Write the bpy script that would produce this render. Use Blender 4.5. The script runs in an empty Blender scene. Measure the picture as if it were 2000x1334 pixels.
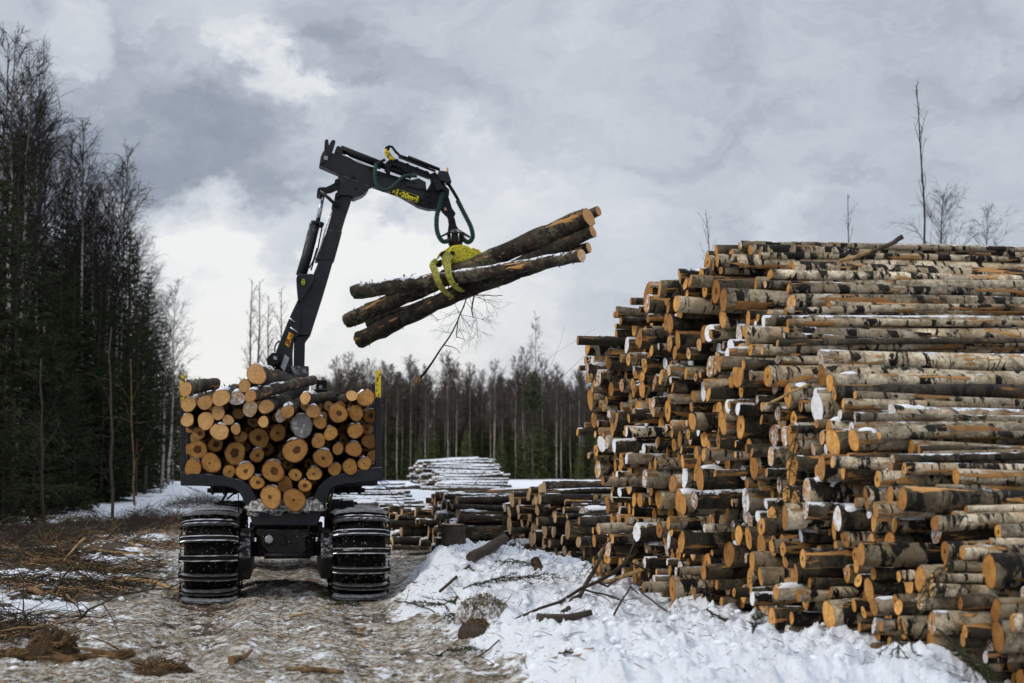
import bpy, math, random
import numpy as np
from mathutils import Vector, Matrix
from mathutils.bvhtree import BVHTree

S = bpy.context.scene
C = S.collection
R = math.radians
# ------------------------------------------------------------------ camera
CH = 1.92; PITCH = R(5.1); F = 2778.0
cam = bpy.data.cameras.new("camera"); camo = bpy.data.objects.new("camera", cam); C.objects.link(camo)
cam.sensor_width = 36; cam.lens = 50.0; cam.clip_start = .1; cam.clip_end = 3000
camo.location = (0, 0, CH); camo.rotation_euler = (R(90) + PITCH, 0, 0)
cam.dof.use_dof = True; cam.dof.focus_distance = 20.8; cam.dof.aperture_fstop = 1.6
S.camera = camo
# ------------------------------------------------------------------ exposure
S.view_settings.view_transform = 'Standard'; S.view_settings.look = 'None'
S.view_settings.exposure = 0.0; S.view_settings.gamma = 1.0
SUN_EL, SUN_AZ = 34, -118      # azimuth clockwise from +Y (north): behind the camera on the forest side
# ------------------------------------------------------------------ node helper
class NT:
    def __init__(s, tree): s.t = tree; s.n = tree.nodes; s.l = tree.links
    def new(s, typ, **k):
        n = s.n.new('ShaderNode' + typ)
        for a, v in k.items():
            setattr(n, a, v)
        return n
    def set(s, n, i, v):
        if isinstance(v, bpy.types.NodeSocket): s.l.new(v, n.inputs[i])
        elif v is not None: n.inputs[i].default_value = v
    def noise(s, vec, scale, detail=4, rough=.55, dist=0., col=False):
        n = s.new('TexNoise'); s.set(n, 'Vector', vec); s.set(n, 'Scale', scale); s.set(n, 'Detail', detail)
        s.set(n, 'Roughness', rough); s.set(n, 'Distortion', dist)
        return n.outputs['Color' if col else 'Fac']
    def voro(s, vec, scale, feat='F1'):
        n = s.new('TexVoronoi'); n.feature = feat; s.set(n, 'Vector', vec); s.set(n, 'Scale', scale)
        return n.outputs['Distance']
    def m(s, op, a, b=None, c=None, clamp=False):
        n = s.new('Math', operation=op, use_clamp=clamp); s.set(n, 0, a); s.set(n, 1, b); s.set(n, 2, c)
        return n.outputs[0]
    def vm(s, op, a, b=None, out=0):
        n = s.new('VectorMath', operation=op); s.set(n, 0, a); s.set(n, 1, b)
        return n.outputs[out]
    def mr(s, v, a, b, c=0., d=1., smooth=True):
        n = s.new('MapRange'); n.interpolation_type = 'SMOOTHSTEP' if smooth else 'LINEAR'
        s.set(n, 0, v); s.set(n, 1, a); s.set(n, 2, b); s.set(n, 3, c); s.set(n, 4, d)
        return n.outputs[0]
    def mix(s, f, a, b, mode='MIX'):
        n = s.new('Mix', data_type='RGBA', blend_type=mode)
        s.set(n, 0, f)
        for i, v in ((6, a), (7, b)):
            if isinstance(v, (tuple, list)): v = tuple(v) + ((1,) if len(v) == 3 else ())
            s.set(n, i, v)
        return n.outputs[2]
    def ramp(s, f, stops):
        n = s.new('ValToRGB'); e = n.color_ramp.elements
        while len(e) < len(stops): e.new(.5)
        for i, (p, c) in enumerate(stops):
            e[i].position = p; e[i].color = tuple(c) + (1,)
        s.set(n, 0, f); return n.outputs[0]
    def attr(s, name, out='Vector'):
        n = s.new('Attribute'); n.attribute_name = name; return n.outputs[out]
    def sep(s, v):
        n = s.new('SeparateXYZ'); s.set(n, 0, v); return n.outputs
    def comb(s, x, y, z):
        n = s.new('CombineXYZ'); s.set(n, 0, x); s.set(n, 1, y); s.set(n, 2, z); return n.outputs[0]
    def bump(s, h, dist, strength=1.):
        n = s.new('Bump'); s.set(n, 'Height', h); s.set(n, 'Distance', dist); s.set(n, 'Strength', strength)
        return n.outputs[0]

# ------------------------------------------------------------------ world: overcast sky with broken cloud
FWD = Vector((0, math.cos(PITCH), math.sin(PITCH))); UP = Vector((0, -math.sin(PITCH), math.cos(PITCH))); RT = Vector((1, 0, 0))
def ray(px, py):
    return (RT * ((px - 1000) / F) + UP * ((667 - py) / F) + FWD)
def P(px, py, y):
    r = ray(px, py); t = y / r.y
    return Vector((0, 0, CH)) + r * t
W = bpy.data.worlds.new("World"); S.world = W; W.use_nodes = True
W.node_tree.nodes.clear(); w = NT(W.node_tree)
gen = w.new('TexCoord').outputs['Generated']
warp = w.noise(w.vm('MULTIPLY', gen, (1, 1, 1.6)), 9., 8, .66, 0., True)
dw = w.vm('NORMALIZE', w.vm('ADD', gen, w.vm('SCALE', w.vm('SUBTRACT', warp, (.5, .5, .5)), None)))
W.node_tree.nodes[-1]
# the SCALE node takes its factor on input 3
for n in W.node_tree.nodes:
    if n.bl_idname == 'ShaderNodeVectorMath' and n.operation == 'SCALE': n.inputs[3].default_value = .16
base = w.noise(w.vm('MULTIPLY', dw, (1, 1, 1.9)), 3.4, 7, .55, .2)
fine = w.noise(w.vm('MULTIPLY', dw, (1, 1, 2.0)), 11, 8, .62, .5)
val = w.m('MULTIPLY_ADD', w.m('SUBTRACT', base, .5), .32, .50)
val = w.m('MULTIPLY_ADD', w.m('SUBTRACT', fine, .5), .62, val)
BL = [(575,165,45,.34),(535,110,40,.26),(480,70,40,.16),(500,40,80,.12),(120,45,60,.30),(410,70,110,.14),(610,210,60,.14),
      (385,430,85,.34),(330,540,190,.26),(430,620,200,.26),(600,640,250,.26),(700,450,70,.24),(780,540,160,.28),(960,560,170,.20),(1080,600,200,.16),(940,340,110,.12),(1130,420,130,.08),(1400,440,200,.08),(1700,420,250,.06),
      (180,200,150,-.16),(300,270,130,-.16),(430,330,110,-.16),(520,430,80,-.26),(560,500,50,-.22),(480,250,110,-.14),(700,110,90,-.14),(790,150,80,-.14),(880,170,70,-.14),(970,215,50,-.12),(650,340,110,-.14),(770,300,80,-.12),
      (440,580,50,-.12),(330,640,60,-.14),(40,160,110,-.08),(1380,120,110,-.07),(1850,220,400,-.06),(1600,60,300,-.05),(1200,330,90,-.04),(150,120,380,-.09),(620,60,90,-.08),(640,520,120,.14)]
for px, py, r_, a_ in BL:
    d0 = ray(px, py).normalized(); ang = r_ / F
    dt = w.vm('DOT_PRODUCT', dw, tuple(d0), out='Value')
    f_ = w.mr(dt, math.cos(ang * 1.5), math.cos(ang * .25))
    val = w.m('MULTIPLY_ADD', f_, a_ * (.72 if a_ > 0 else .55), val)
z = w.sep(gen)[2]
val = w.m('ADD', val, w.mr(z, .16, -.02, 0., .12))
cl = w.ramp(val, [(0, (.20, .23, .29)), (.30, (.33, .365, .435)), (.52, (.51, .55, .615)), (.72, (.66, .69, .735)), (.98, (.86, .87, .865))])
warm = w.mr(z, .16, .0, 0., .55)
cl = w.mix(warm, cl, w.mix(1., cl, (1.05, 1.0, .93), 'MULTIPLY'))
# an overcast sky is brightest overhead
zen = w.mr(z, .34, .80, 10.6, 22.)
cl10 = w.vm('SCALE', cl); w.n[-1].inputs[3].default_value = 1; w.l.new(zen, w.n[-1].inputs[3])
sky = w.new('TexSky'); sky.sky_type = 'NISHITA'; sky.sun_disc = False
sky.sun_elevation = R(SUN_EL); sky.sun_rotation = R(SUN_AZ); sky.dust_density = 2
mixc = w.mix(.94, sky.outputs[0], cl10)
bg = w.new('Background'); w.set(bg, 0, mixc); w.set(bg, 1, .1)
wo = w.new('OutputWorld'); w.l.new(bg.outputs[0], wo.inputs[0])
# ------------------------------------------------------------------ sun behind the cloud
sl = bpy.data.lights.new("sun", 'SUN'); sl.energy = 1.5; sl.angle = R(12); sl.color = (1, .91, .77)
so = bpy.data.objects.new("sun", sl); C.objects.link(so)
sd = Vector((math.sin(R(SUN_AZ)) * math.cos(R(SUN_EL)), math.cos(R(SUN_AZ)) * math.cos(R(SUN_EL)), math.sin(R(SUN_EL))))
so.rotation_euler = sd.to_track_quat('Z', 'Y').to_euler(); so.location = (-20, -20, 40)
S.render.film_transparent = False
S.cycles.use_denoising = True
S.cycles.max_bounces = 5; S.cycles.diffuse_bounces = 3; S.cycles.glossy_bounces = 2

# ------------------------------------------------------------------ naming helpers
def setp(o, label=None, cat=None, group=None, kind=None):
    if label: o['label'] = label
    if cat: o['category'] = cat
    if group: o['group'] = group
    if kind: o['kind'] = kind
    return o
ONES = ['', 'first', 'second', 'third', 'fourth', 'fifth', 'sixth', 'seventh', 'eighth', 'ninth', 'tenth', 'eleventh', 'twelfth', 'thirteenth',
        'fourteenth', 'fifteenth', 'sixteenth', 'seventeenth', 'eighteenth', 'nineteenth']
TENS = ['', '', 'twenty', 'thirty', 'forty', 'fifty', 'sixty', 'seventy', 'eighty', 'ninety']
def ordn(n):
    if n < 20: return ONES[n]
    if n >= 100: return 'hundred-and-' + (ordn(n - 100) if n > 100 else '')
    if n % 10 == 0: return TENS[n // 10][:-1] + 'ieth'
    return TENS[n // 10] + '-' + ONES[n % 10]

# ------------------------------------------------------------------ mesh builder
class MB:
    def __init__(s): s.v = []; s.f = []; s.mi = []; s.sm = []
    def add(s, vs, fs, mi=0, smooth=False):
        b = len(s.v); s.v.extend([tuple(v) for v in vs])
        for f in fs: s.f.append(tuple(b + i for i in f)); s.mi.append(mi); s.sm.append(smooth)
    def tube(s, pts, rad, n=8, mi=0, cap=True, smooth=True, mfun=None):
        pts = [Vector(p) for p in pts]; k = len(pts)
        if not hasattr(rad, '__len__'): rad = [rad] * k
        t0 = (pts[1] - pts[0]).normalized()
        u = t0.orthogonal().normalized(); base = len(s.v)
        for i in range(k):
            t = ((pts[min(i + 1, k - 1)] - pts[max(i - 1, 0)])).normalized()
            u = (u - t * u.dot(t)).normalized(); v = t.cross(u)
            for j in range(n):
                a = 2 * math.pi * j / n
                s.v.append(tuple(pts[i] + (u * math.cos(a) + v * math.sin(a)) * rad[i]))
        for i in range(k - 1):
            for j in range(n):
                j2 = (j + 1) % n
                s.f.append((base + i * n + j, base + i * n + j2, base + (i + 1) * n + j2, base + (i + 1) * n + j))
                s.mi.append(mfun(i) if mfun else mi); s.sm.append(smooth)
        if cap:
            s.f.append(tuple(base + j for j in range(n))[::-1]); s.mi.append(mi); s.sm.append(False)
            s.f.append(tuple(base + (k - 1) * n + j for j in range(n))); s.mi.append(mi); s.sm.append(False)
        return s
    def box(s, c, d, M=None, mi=0):
        c = Vector(c); h = Vector(d) / 2
        vs = [Vector((c.x + sx * h.x, c.y + sy * h.y, c.z + sz * h.z)) for sx in (-1, 1) for sy in (-1, 1) for sz in (-1, 1)]
        if M: vs = [M @ v for v in vs]
        s.add(vs, [(0, 1, 3, 2), (4, 6, 7, 5), (0, 4, 5, 1), (2, 3, 7, 6), (0, 2, 6, 4), (1, 5, 7, 3)], mi); return s
    def prism(s, front, depth, mi=0):
        """front: outline points; depth: offset vector"""
        n = len(front); d = Vector(depth)
        vs = [Vector(p) for p in front] + [Vector(p) + d for p in front]
        fs = [tuple(range(n)), tuple(range(n, 2 * n))[::-1]] + [(i, n + i, n + (i + 1) % n, (i + 1) % n) for i in range(n)]
        s.add(vs, fs, mi); return s
    def mesh(s, name):
        me = bpy.data.meshes.new(name); me.from_pydata(s.v, [], s.f)
        me.polygons.foreach_set('material_index', s.mi); me.polygons.foreach_set('use_smooth', s.sm)
        me.update(); return me
    def build(s, name, mats, parent=None, bevel=0, fix=True):
        me = s.mesh(name)
        if fix:
            import bmesh
            b = bmesh.new(); b.from_mesh(me); bmesh.ops.recalc_face_normals(b, faces=b.faces); b.to_mesh(me); b.free()
        for m_ in (mats if isinstance(mats, (list, tuple)) else [mats]): me.materials.append(m_)
        o = bpy.data.objects.new(name, me); C.objects.link(o)
        if parent: o.parent = parent
        if bevel:
            bv = o.modifiers.new('bevel', 'BEVEL'); bv.width = bevel; bv.segments = 2; bv.limit_method = 'ANGLE'
            for p_ in me.polygons: p_.use_smooth = True
            bv.harden_normals = True
        return o
def empty(name, loc=(0, 0, 0), M=None):
    o = bpy.data.objects.new(name, None); C.objects.link(o); o.empty_display_size = .2
    if M is not None: o.matrix_world = M
    else: o.location = loc
    return o

# ------------------------------------------------------------------ numpy value noise
_rs = np.random.RandomState(7); _perm = _rs.permutation(4096); _val = _rs.rand(4096)
def vnoise(x, y, seed=0):
    xi = np.floor(x).astype(np.int64); yi = np.floor(y).astype(np.int64); xf = x - xi; yf = y - yi
    u = xf * xf * xf * (xf * (xf * 6 - 15) + 10); v = yf * yf * yf * (yf * (yf * 6 - 15) + 10)
    def h(a, b): return _val[_perm[(a + _perm[(b + seed * 131) & 4095]) & 4095]]
    return (h(xi, yi) * (1 - u) + h(xi + 1, yi) * u) * (1 - v) + (h(xi, yi + 1) * (1 - u) + h(xi + 1, yi + 1) * u) * v
def fbm(x, y, oct=4, seed=0, gain=.5):
    s = 0; a = 1; t = 0
    for i in range(oct):
        s = s + a * vnoise(x * 2 ** i + 17.3 * i, y * 2 ** i - 9.1 * i, seed + i); t += a; a *= gain
    return s / t
def billow(x, y, oct=3, seed=0):
    s = 0; a = 1; t = 0
    for i in range(oct):
        s = s + a * (1 - np.abs(2 * vnoise(x * 2 ** i + 5.3 * i, y * 2 ** i + 3.7 * i, seed + i) - 1) ** .7); t += a; a *= .5
    return s / t
def sst(a, b, x):
    t = np.clip((x - a) / (b - a), 0, 1); return t * t * (3 - 2 * t)
# ================================================================== materials
def mat(name):
    m = bpy.data.materials.new(name); m.use_nodes = True; m.node_tree.nodes.clear()
    return m, NT(m.node_tree)
def finish(m, n, col, rough=.8, normal=None, metal=0., spec=.3, coat=0., sss=None):
    b = n.new('BsdfPrincipled')
    if isinstance(col, tuple): col = tuple(col) + ((1,) if len(col) == 3 else ())
    n.set(b, 'Base Color', col); n.set(b, 'Roughness', rough); n.set(b, 'Metallic', metal); n.set(b, 'Specular IOR Level', spec)
    if normal is not None: n.set(b, 'Normal', normal)
    if coat: n.set(b, 'Coat Weight', coat); n.set(b, 'Coat Roughness', .15)
    o = n.new('OutputMaterial'); n.l.new(b.outputs[0], o.inputs[0])
    return m
SNOWC = (.80, .83, .88)
def bark_mat(name, light, light2, dark, lich, bands, patches, peel, snow, lichen):
    m, n = mat(name)
    lc = n.attr('lc'); rv = n.sep(n.attr('rnd')); x, y, zz = n.sep(lc)
    p = n.comb(n.m('MULTIPLY_ADD', rv[0], 57.3, x), n.m('MULTIPLY_ADD', rv[0], 31.7, y), zz)
    low = n.noise(p, 2.2, 3)
    col = n.mix(n.mr(low, .35, .65), light, light2)
    col = n.mix(n.mr(n.noise(p, 19, 6, .75), .42, .6, 0, .7), col, light2)
    # dark lenticels running round the stem
    ps = n.vm('MULTIPLY', p, (13, 2.4, 2.4)); l1 = n.noise(ps, 1., 5, .68)
    col = n.mix(n.m('MULTIPLY', n.mr(l1, .575, .64), bands), col, dark)
    pb = n.vm('MULTIPLY', p, (1.9, .9, .9)); l2 = n.noise(pb, 3.0, 5, .62, .6)
    dk = n.m('MULTIPLY_ADD', n.m('SUBTRACT', rv[0], .5), .12, l2)
    col = n.mix(n.m('MULTIPLY', n.mr(dk, .535, .585), patches), col, dark)
    lf = n.noise(p, 9, 6, .75)
    col = n.mix(n.m('MULTIPLY', n.mr(n.m('ADD', lf, n.m('MULTIPLY', n.m('SUBTRACT', n.noise(p, 1.3, 2), .5), .6)), .5, .62), lichen), col, lich)
    # torn bark showing wood, stretched along the stem
    pp = n.noise(n.vm('MULTIPLY', p, (1.1, 7, 7)), 1.3, 4, .6, .4)
    wood = n.mix(n.noise(n.vm('MULTIPLY', p, (4, 50, 50)), 1., 3), (.60, .36, .13), (.42, .17, .045))
    pm = n.mr(pp, .66 - peel * .09, .69 - peel * .09)
    col = n.mix(pm, col, wood)
    tone = n.mr(n.m('FRACT', n.m('MULTIPLY', rv[0], 7.31)), 0, 1, .42, 1.18, False)
    col = n.mix(1., col, n.comb(tone, n.m('MULTIPLY', tone, .985), n.m('MULTIPLY', tone, .96)), 'MULTIPLY')
    grime = n.mr(n.noise(p, 1.7, 5, .7, .5), .46, .66, 0, .55); col = n.mix(grime, col, dark)
    geo = n.new('NewGeometry'); nz = n.sep(geo.outputs['Normal'])[2]
    sn = n.m('ADD', n.noise(p, 5.5, 6, .68), n.m('MULTIPLY', rv[2], .26))
    sn = n.m('MULTIPLY', n.mr(n.m('ADD', sn, n.m('MULTIPLY', nz, .36)), 1.02 - snow, 1.1 - snow), n.mr(nz, -.1, .35))
    col = n.mix(sn, col, SNOWC)
    h = n.m('ADD', n.noise(p, 24, 6, .75), n.m('MULTIPLY', sn, .8)); h = n.m('SUBTRACT', h, n.m('MULTIPLY', n.mr(l1, .6, .68), .25))
    h = n.m('SUBTRACT', h, n.m('MULTIPLY', pm, .7))
    return finish(m, n, col, .82, n.bump(h, .022, 1.))
def cut_mat(name, a, b, edge, heartc, lo=.60):
    m, n = mat(name)
    ec = n.attr('lc'); rv = n.sep(n.attr('rnd'))
    seed = n.vm('ADD', ec, n.comb(n.m('MULTIPLY', rv[0], 91), 0., n.m('MULTIPLY', rv[0], 37)))
    ex, ey, _ = n.sep(ec)
    off = n.comb(n.m('MULTIPLY', n.m('SUBTRACT', rv[0], .5), .3), n.m('MULTIPLY', n.m('SUBTRACT', rv[1], .3), .2), 0.)
    rr = n.vm('LENGTH', n.vm('SUBTRACT', n.comb(ex, ey, 0.), off), out='Value')
    wob = n.noise(seed, 1.6, 3)
    ring = n.m('SINE', n.m('MULTIPLY', n.m('ADD', rr, n.m('MULTIPLY', wob, .35)), 62))
    col = n.mix(n.mr(n.noise(seed, 1.3, 3), .3, .7), a, b)
    col = n.mix(n.m('MULTIPLY', n.mr(ring, -.2, 1.), .40), col, edge)
    saw = n.noise(n.vm('MULTIPLY', seed, (30, 2.5, 1)), 1., 2)
    col = n.mix(n.mr(saw, .5, .75, 0, .22), col, (.75, .52, .28))
    r0 = n.vm('LENGTH', n.comb(ex, ey, 0.), out='Value')
    col = n.mix(n.mr(n.m('ADD', r0, n.m('MULTIPLY', n.m('SUBTRACT', wob, .5), .12)), .84, .98, 0, .9), col, edge)
    hw = n.m('SUBTRACT', n.m('ADD', rr, n.m('MULTIPLY', n.m('SUBTRACT', n.noise(seed, 4.5, 4, .7), .5), .32)), rv[1])
    col = n.mix(n.mr(hw, .03, -.03, 0, .93), col, heartc)
    col = n.mix(n.mr(rr, .07, .03, 0, .8), col, (.10, .045, .015))
    cr = n.m('SUBTRACT', n.m('ABSOLUTE', n.m('SUBTRACT', ey, n.m('MULTIPLY', n.m('SUBTRACT', rv[0], .5), 2.5))), .012)
    crk = n.m('MULTIPLY', n.mr(n.noise(n.vm('MULTIPLY', seed, (1.2, 9, 1)), 1.3, 4), .64, .67), n.mr(rr, .8, .4))
    col = n.mix(n.m('MULTIPLY', crk, .8), col, (.05, .03, .015))
    tone = n.m('FRACT', n.m('MULTIPLY', rv[0], 13.7)); tn = n.mr(tone, 0, 1, lo, 1.2, False)
    col = n.mix(1., col, n.comb(tn, n.m('MULTIPLY', tn, n.mr(tone, 0, 1, .90, 1.03, False)), n.m('MULTIPLY', tn, n.mr(tone, 0, 1, .8, 1.05, False))), 'MULTIPLY')
    col = n.mix(n.mr(n.noise(seed, 2.2, 5, .7), .52, .72, 0, .65), col, edge)
    sn = n.m('ADD', n.noise(seed, 2.0, 6, .72), n.m('MULTIPLY_ADD', rv[2], .62, -.34))
    snm = n.mr(sn, .50, .72)
    col = n.mix(snm, col, SNOWC)
    h = n.m('ADD', n.m('MULTIPLY', saw, .25), n.m('MULTIPLY', snm, 1.)); h = n.m('ADD', h, n.m('MULTIPLY', n.noise(seed, 20, 4), .3))
    return finish(m, n, col, .75, n.bump(h, .006, .7))
M = {}
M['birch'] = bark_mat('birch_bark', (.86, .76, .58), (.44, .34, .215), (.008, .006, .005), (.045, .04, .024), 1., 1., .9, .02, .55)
M['birchd'] = bark_mat('birch_bark_mossy_shade', (.20, .16, .105), (.05, .036, .024), (.007, .005, .004), (.045, .046, .026), .9, 1., .9, .07, 1.)  # lichened bark, darkened further to paint shade into the stack gaps
M['spruceb'] = bark_mat('spruce_bark', (.085, .055, .038), (.03, .021, .016), (.008, .006, .005), (.13, .13, .075), .6, .7, .5, -.02, 1.)
M['spruces'] = bark_mat('spruce_bark_snowy', (.09, .065, .045), (.035, .025, .02), (.010, .008, .006), (.12, .12, .08), .6, .7, .5, .14, .9)
M['pileb'] = bark_mat('pile_bark', (.17, .13, .09), (.07, .05, .035), (.02, .014, .01), (.08, .08, .05), .7, .8, .3, .30, .6)
M['cut'] = cut_mat('cut_birch_wood', (.74, .40, .115), (.52, .235, .052), (.19, .075, .018), (.07, .028, .012), .48)
M['cutp'] = cut_mat('cut_spruce_wood', (.66, .40, .17), (.56, .31, .11), (.40, .18, .06), (.12, .05, .025))
M['cutl'] = cut_mat('cut_alder_wood', (.58, .31, .085), (.44, .21, .05), (.22, .085, .022), (.065, .024, .011))
M['frost'] = cut_mat('frosted_cut_wood', (.26, .27, .29), (.38, .40, .43), (.16, .16, .17), (.2, .2, .2))
M['cutf'] = cut_mat('cut_pale_wood', (.52, .37, .22), (.45, .30, .17), (.3, .17, .08), (.14, .07, .035))

def simple(name, col, rough=.6, metal=0., spec=.4, nscale=8, nmix=.35, col2=None, bump=.0, coat=0., speck=None, vecobj=True, sp=(.62, .68)):
    m, n = mat(name); tc = n.new('TexCoord').outputs['Object']
    c2 = col2 or tuple(c * .5 for c in col)
    f = n.noise(tc, nscale, 6, .65)
    c = n.mix(n.mr(f, .35, .7, 0, nmix), col, c2)
    h = n.noise(tc, nscale * 6, 5, .7)
    if speck:
        s1 = n.mr(n.noise(tc, nscale * 3.1, 6, .75), sp[0], sp[1]); c = n.mix(s1, c, speck)
    rr = n.mr(h, .3, .7, rough * .8, min(1, rough * 1.25))
    return finish(m, n, c, rr, n.bump(h, bump) if bump else None, metal, spec, coat)
def machine_paint(name, col, dust, amount):
    m, n = mat(name); tc = n.new('TexCoord').outputs['Object']; nz = n.sep(n.new('NewGeometry').outputs['Normal'])[2]
    c = n.mix(n.mr(n.noise(tc, 2.5, 6, .65), .35, .7), col, tuple(c_ * .55 for c_ in col))
    sc = n.mr(n.noise(n.vm('MULTIPLY', tc, (3, 3, 26)), 2.2, 5, .7, .8), .66, .69, 0, .8); c = n.mix(sc, c, (.055, .055, .058))
    sc2 = n.mr(n.noise(n.vm('MULTIPLY', tc, (30, 30, 4)), 2., 4, .7, .6), .69, .72, 0, .8); c = n.mix(sc2, c, (.075, .07, .065))
    d_ = n.m('MULTIPLY', n.mr(n.noise(tc, 7, 7, .75), .50, .64), amount); c = n.mix(d_, c, dust)
    up_ = n.m('MULTIPLY', n.mr(nz, .35, .8), n.mr(n.noise(tc, 11, 6, .7), .48, .58)); c = n.mix(up_, c, (.28, .28, .29))
    return finish(m, n, c, n.mr(n.noise(tc, 14, 5, .7), .3, .7, .32, .65), n.bump(n.noise(tc, 18, 6, .7), .004), 0, .35)
M['paint'] = machine_paint('dark_grey_machine_paint', (.0095, .0115, .0155), (.035, .030, .025), .5)
M['muddy'] = machine_paint('muddy_black_steel', (.003, .003, .0035), (.045, .034, .024), .6)
M['black'] = simple('black_steel', (.0045, .0045, .0055), .55, 0, .25, 6, .5, None, .003, 0, (.05, .045, .04), sp=(.66, .74))
M['rubber'] = simple('tyre_rubber', (.0035, .0035, .004), .8, 0, .12, 9, .5, (.007, .006, .005), .006, 0, (.10, .09, .08), sp=(.76, .80))
M['steel'] = simple('worn_track_steel', (.60, .60, .61), .30, .95, .5, 5, .6, (.07, .06, .05), .004, 0, (.10, .07, .05), sp=(.6, .7))
M['steeld'] = simple('dark_track_steel', (.012, .012, .013), .5, .4, .3, 5, .6, (.006, .006, .006), .004)
M['chrome'] = simple('polished_rod', (.55, .56, .58), .2, 1., .5, 5, .3)
M['yellow'] = simple('yellow_grapple_paint', (.62, .52, .012), .5, 0, .4, 15, .35, (.34, .30, .02), .004, 0, (.03, .028, .02), sp=(.53, .57))
M['yellowc'] = simple('scratched_yellow_claw', (.44, .40, .02), .5, 0, .4, 19, .8, (.11, .12, .025), .004, 0, (.025, .025, .02), sp=(.50, .56))
M['tip'] = simple('yellow_stake_paint', (.70, .52, .015), .5, 0, .4, 6, .4, (.35, .25, .02), .004, 0, (.02, .02, .02), sp=(.54, .58))
M['orange'] = simple('orange_sticker', (.80, .33, .01), .45, 0, .4, 3, .1)
M['plate'] = simple('grey_data_plate', (.30, .31, .32), .4, .2, .4, 30, .5)
M['signy'] = simple('yellow_sign_print', (.80, .70, .02), .5, 0, .4, 30, .2)
M['green'] = simple('green_hose_sleeve', (.012, .075, .055), .5, 0, .4, 4, .3)
M['logo'] = simple('green_badge', (.05, .22, .03), .4, 0, .4, 5, .1)
M['glass'] = simple('dark_cab_glass', (.012, .016, .02), .08, 0, .6, 2, .2)
M['cabgreen'] = simple('green_cab_paint', (.03, .12, .03), .35, 0, .5, 3, .3)
M['lens'] = simple('clear_lamp_lens', (.30, .31, .33), .2, 0, .6, 20, .3)
M['blue'] = simple('blue_plastic', (.01, .10, .50), .4, 0, .5, 5, .3)
M['snow'] = simple('snow', SNOWC, .8, 0, .2, 5, .25, (.66, .68, .72), .012)
M['dirtysnow'] = simple('dirty_snow', (.25, .23, .20), .85, 0, .2, 7, 1., (.05, .04, .03), .03, 0, (.68, .68, .68), sp=(.48, .56))
M['stick'] = simple('dark_stick_bark', (.045, .032, .024), .85, 0, .2, 9, .6, (.10, .085, .06), .006)
M['stickp'] = simple('peeled_stick_wood', (.42, .27, .12), .8, 0, .2, 9, .9, (.13, .075, .035), .006)
M['splinter'] = simple('splintered_wood', (.26, .16, .075), .85, 0, .2, 9, 1., (.045, .028, .015), .02)
M['rot'] = simple('rotten_wood', (.085, .055, .030), .9, 0, .1, 9, 1., (.03, .02, .012), .03, 0, (.30, .17, .06), sp=(.58, .66))
M['twig'] = simple('twig_bark', (.013, .010, .009), .85, 0, .2, 3, .4)
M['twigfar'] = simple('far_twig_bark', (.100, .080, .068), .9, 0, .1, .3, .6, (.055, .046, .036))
M['twiggreen'] = simple('aspen_twig_bark', (.045, .055, .035), .9, 0, .1, 2, .3)

def trunk_mat(name, light, mid, dark, low):
    m, n = mat(name); tc = n.new('TexCoord').outputs['Object']; oi = n.new('ObjectInfo').outputs['Random']
    p = n.vm('ADD', tc, n.comb(n.m('MULTIPLY', oi, 40), 0., n.m('MULTIPLY', oi, 11)))
    z_ = n.sep(tc)[2]
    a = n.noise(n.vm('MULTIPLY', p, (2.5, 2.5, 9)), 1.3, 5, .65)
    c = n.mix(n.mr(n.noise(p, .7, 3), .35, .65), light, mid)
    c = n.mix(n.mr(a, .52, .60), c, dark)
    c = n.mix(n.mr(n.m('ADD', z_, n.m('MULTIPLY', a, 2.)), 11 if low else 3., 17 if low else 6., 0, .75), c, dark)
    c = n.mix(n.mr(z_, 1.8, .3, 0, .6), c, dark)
    return finish(m, n, c, .85)
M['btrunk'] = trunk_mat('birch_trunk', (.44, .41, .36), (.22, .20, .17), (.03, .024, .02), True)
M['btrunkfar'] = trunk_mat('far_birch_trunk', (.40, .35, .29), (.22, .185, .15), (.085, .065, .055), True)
M['strunk'] = trunk_mat('spruce_trunk', (.075, .055, .042), (.05, .036, .028), (.022, .017, .014), False)
M['aspen'] = trunk_mat('aspen_trunk', (.045, .055, .035), (.035, .04, .028), (.02, .022, .017), False)
def needle_mat(name, a, b, c_):
    m, n = mat(name); tc = n.new('TexCoord').outputs['Object']; oi = n.new('ObjectInfo').outputs['Random']
    p = n.vm('ADD', tc, n.comb(n.m('MULTIPLY', oi, 40), 0., 0.))
    c = n.mix(n.mr(n.noise(p, .9, 4, .6), .35, .65), a, b)
    c = n.mix(n.mr(oi, .4, 1., 0, .6), c, c_)
    c = n.mix(n.mr(n.noise(p, 14, 3), .55, .8, 0, .5), c, c_)
    return finish(m, n, c, .8, spec=.15)
M['needle'] = needle_mat('spruce_needles', (.008, .014, .005), (.020, .034, .008), (.026, .031, .010))
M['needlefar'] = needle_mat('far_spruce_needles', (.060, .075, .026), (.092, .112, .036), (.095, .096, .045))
M['pine'] = needle_mat('pine_needles', (.03, .055, .025), (.05, .08, .03), (.05, .06, .03))

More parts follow.
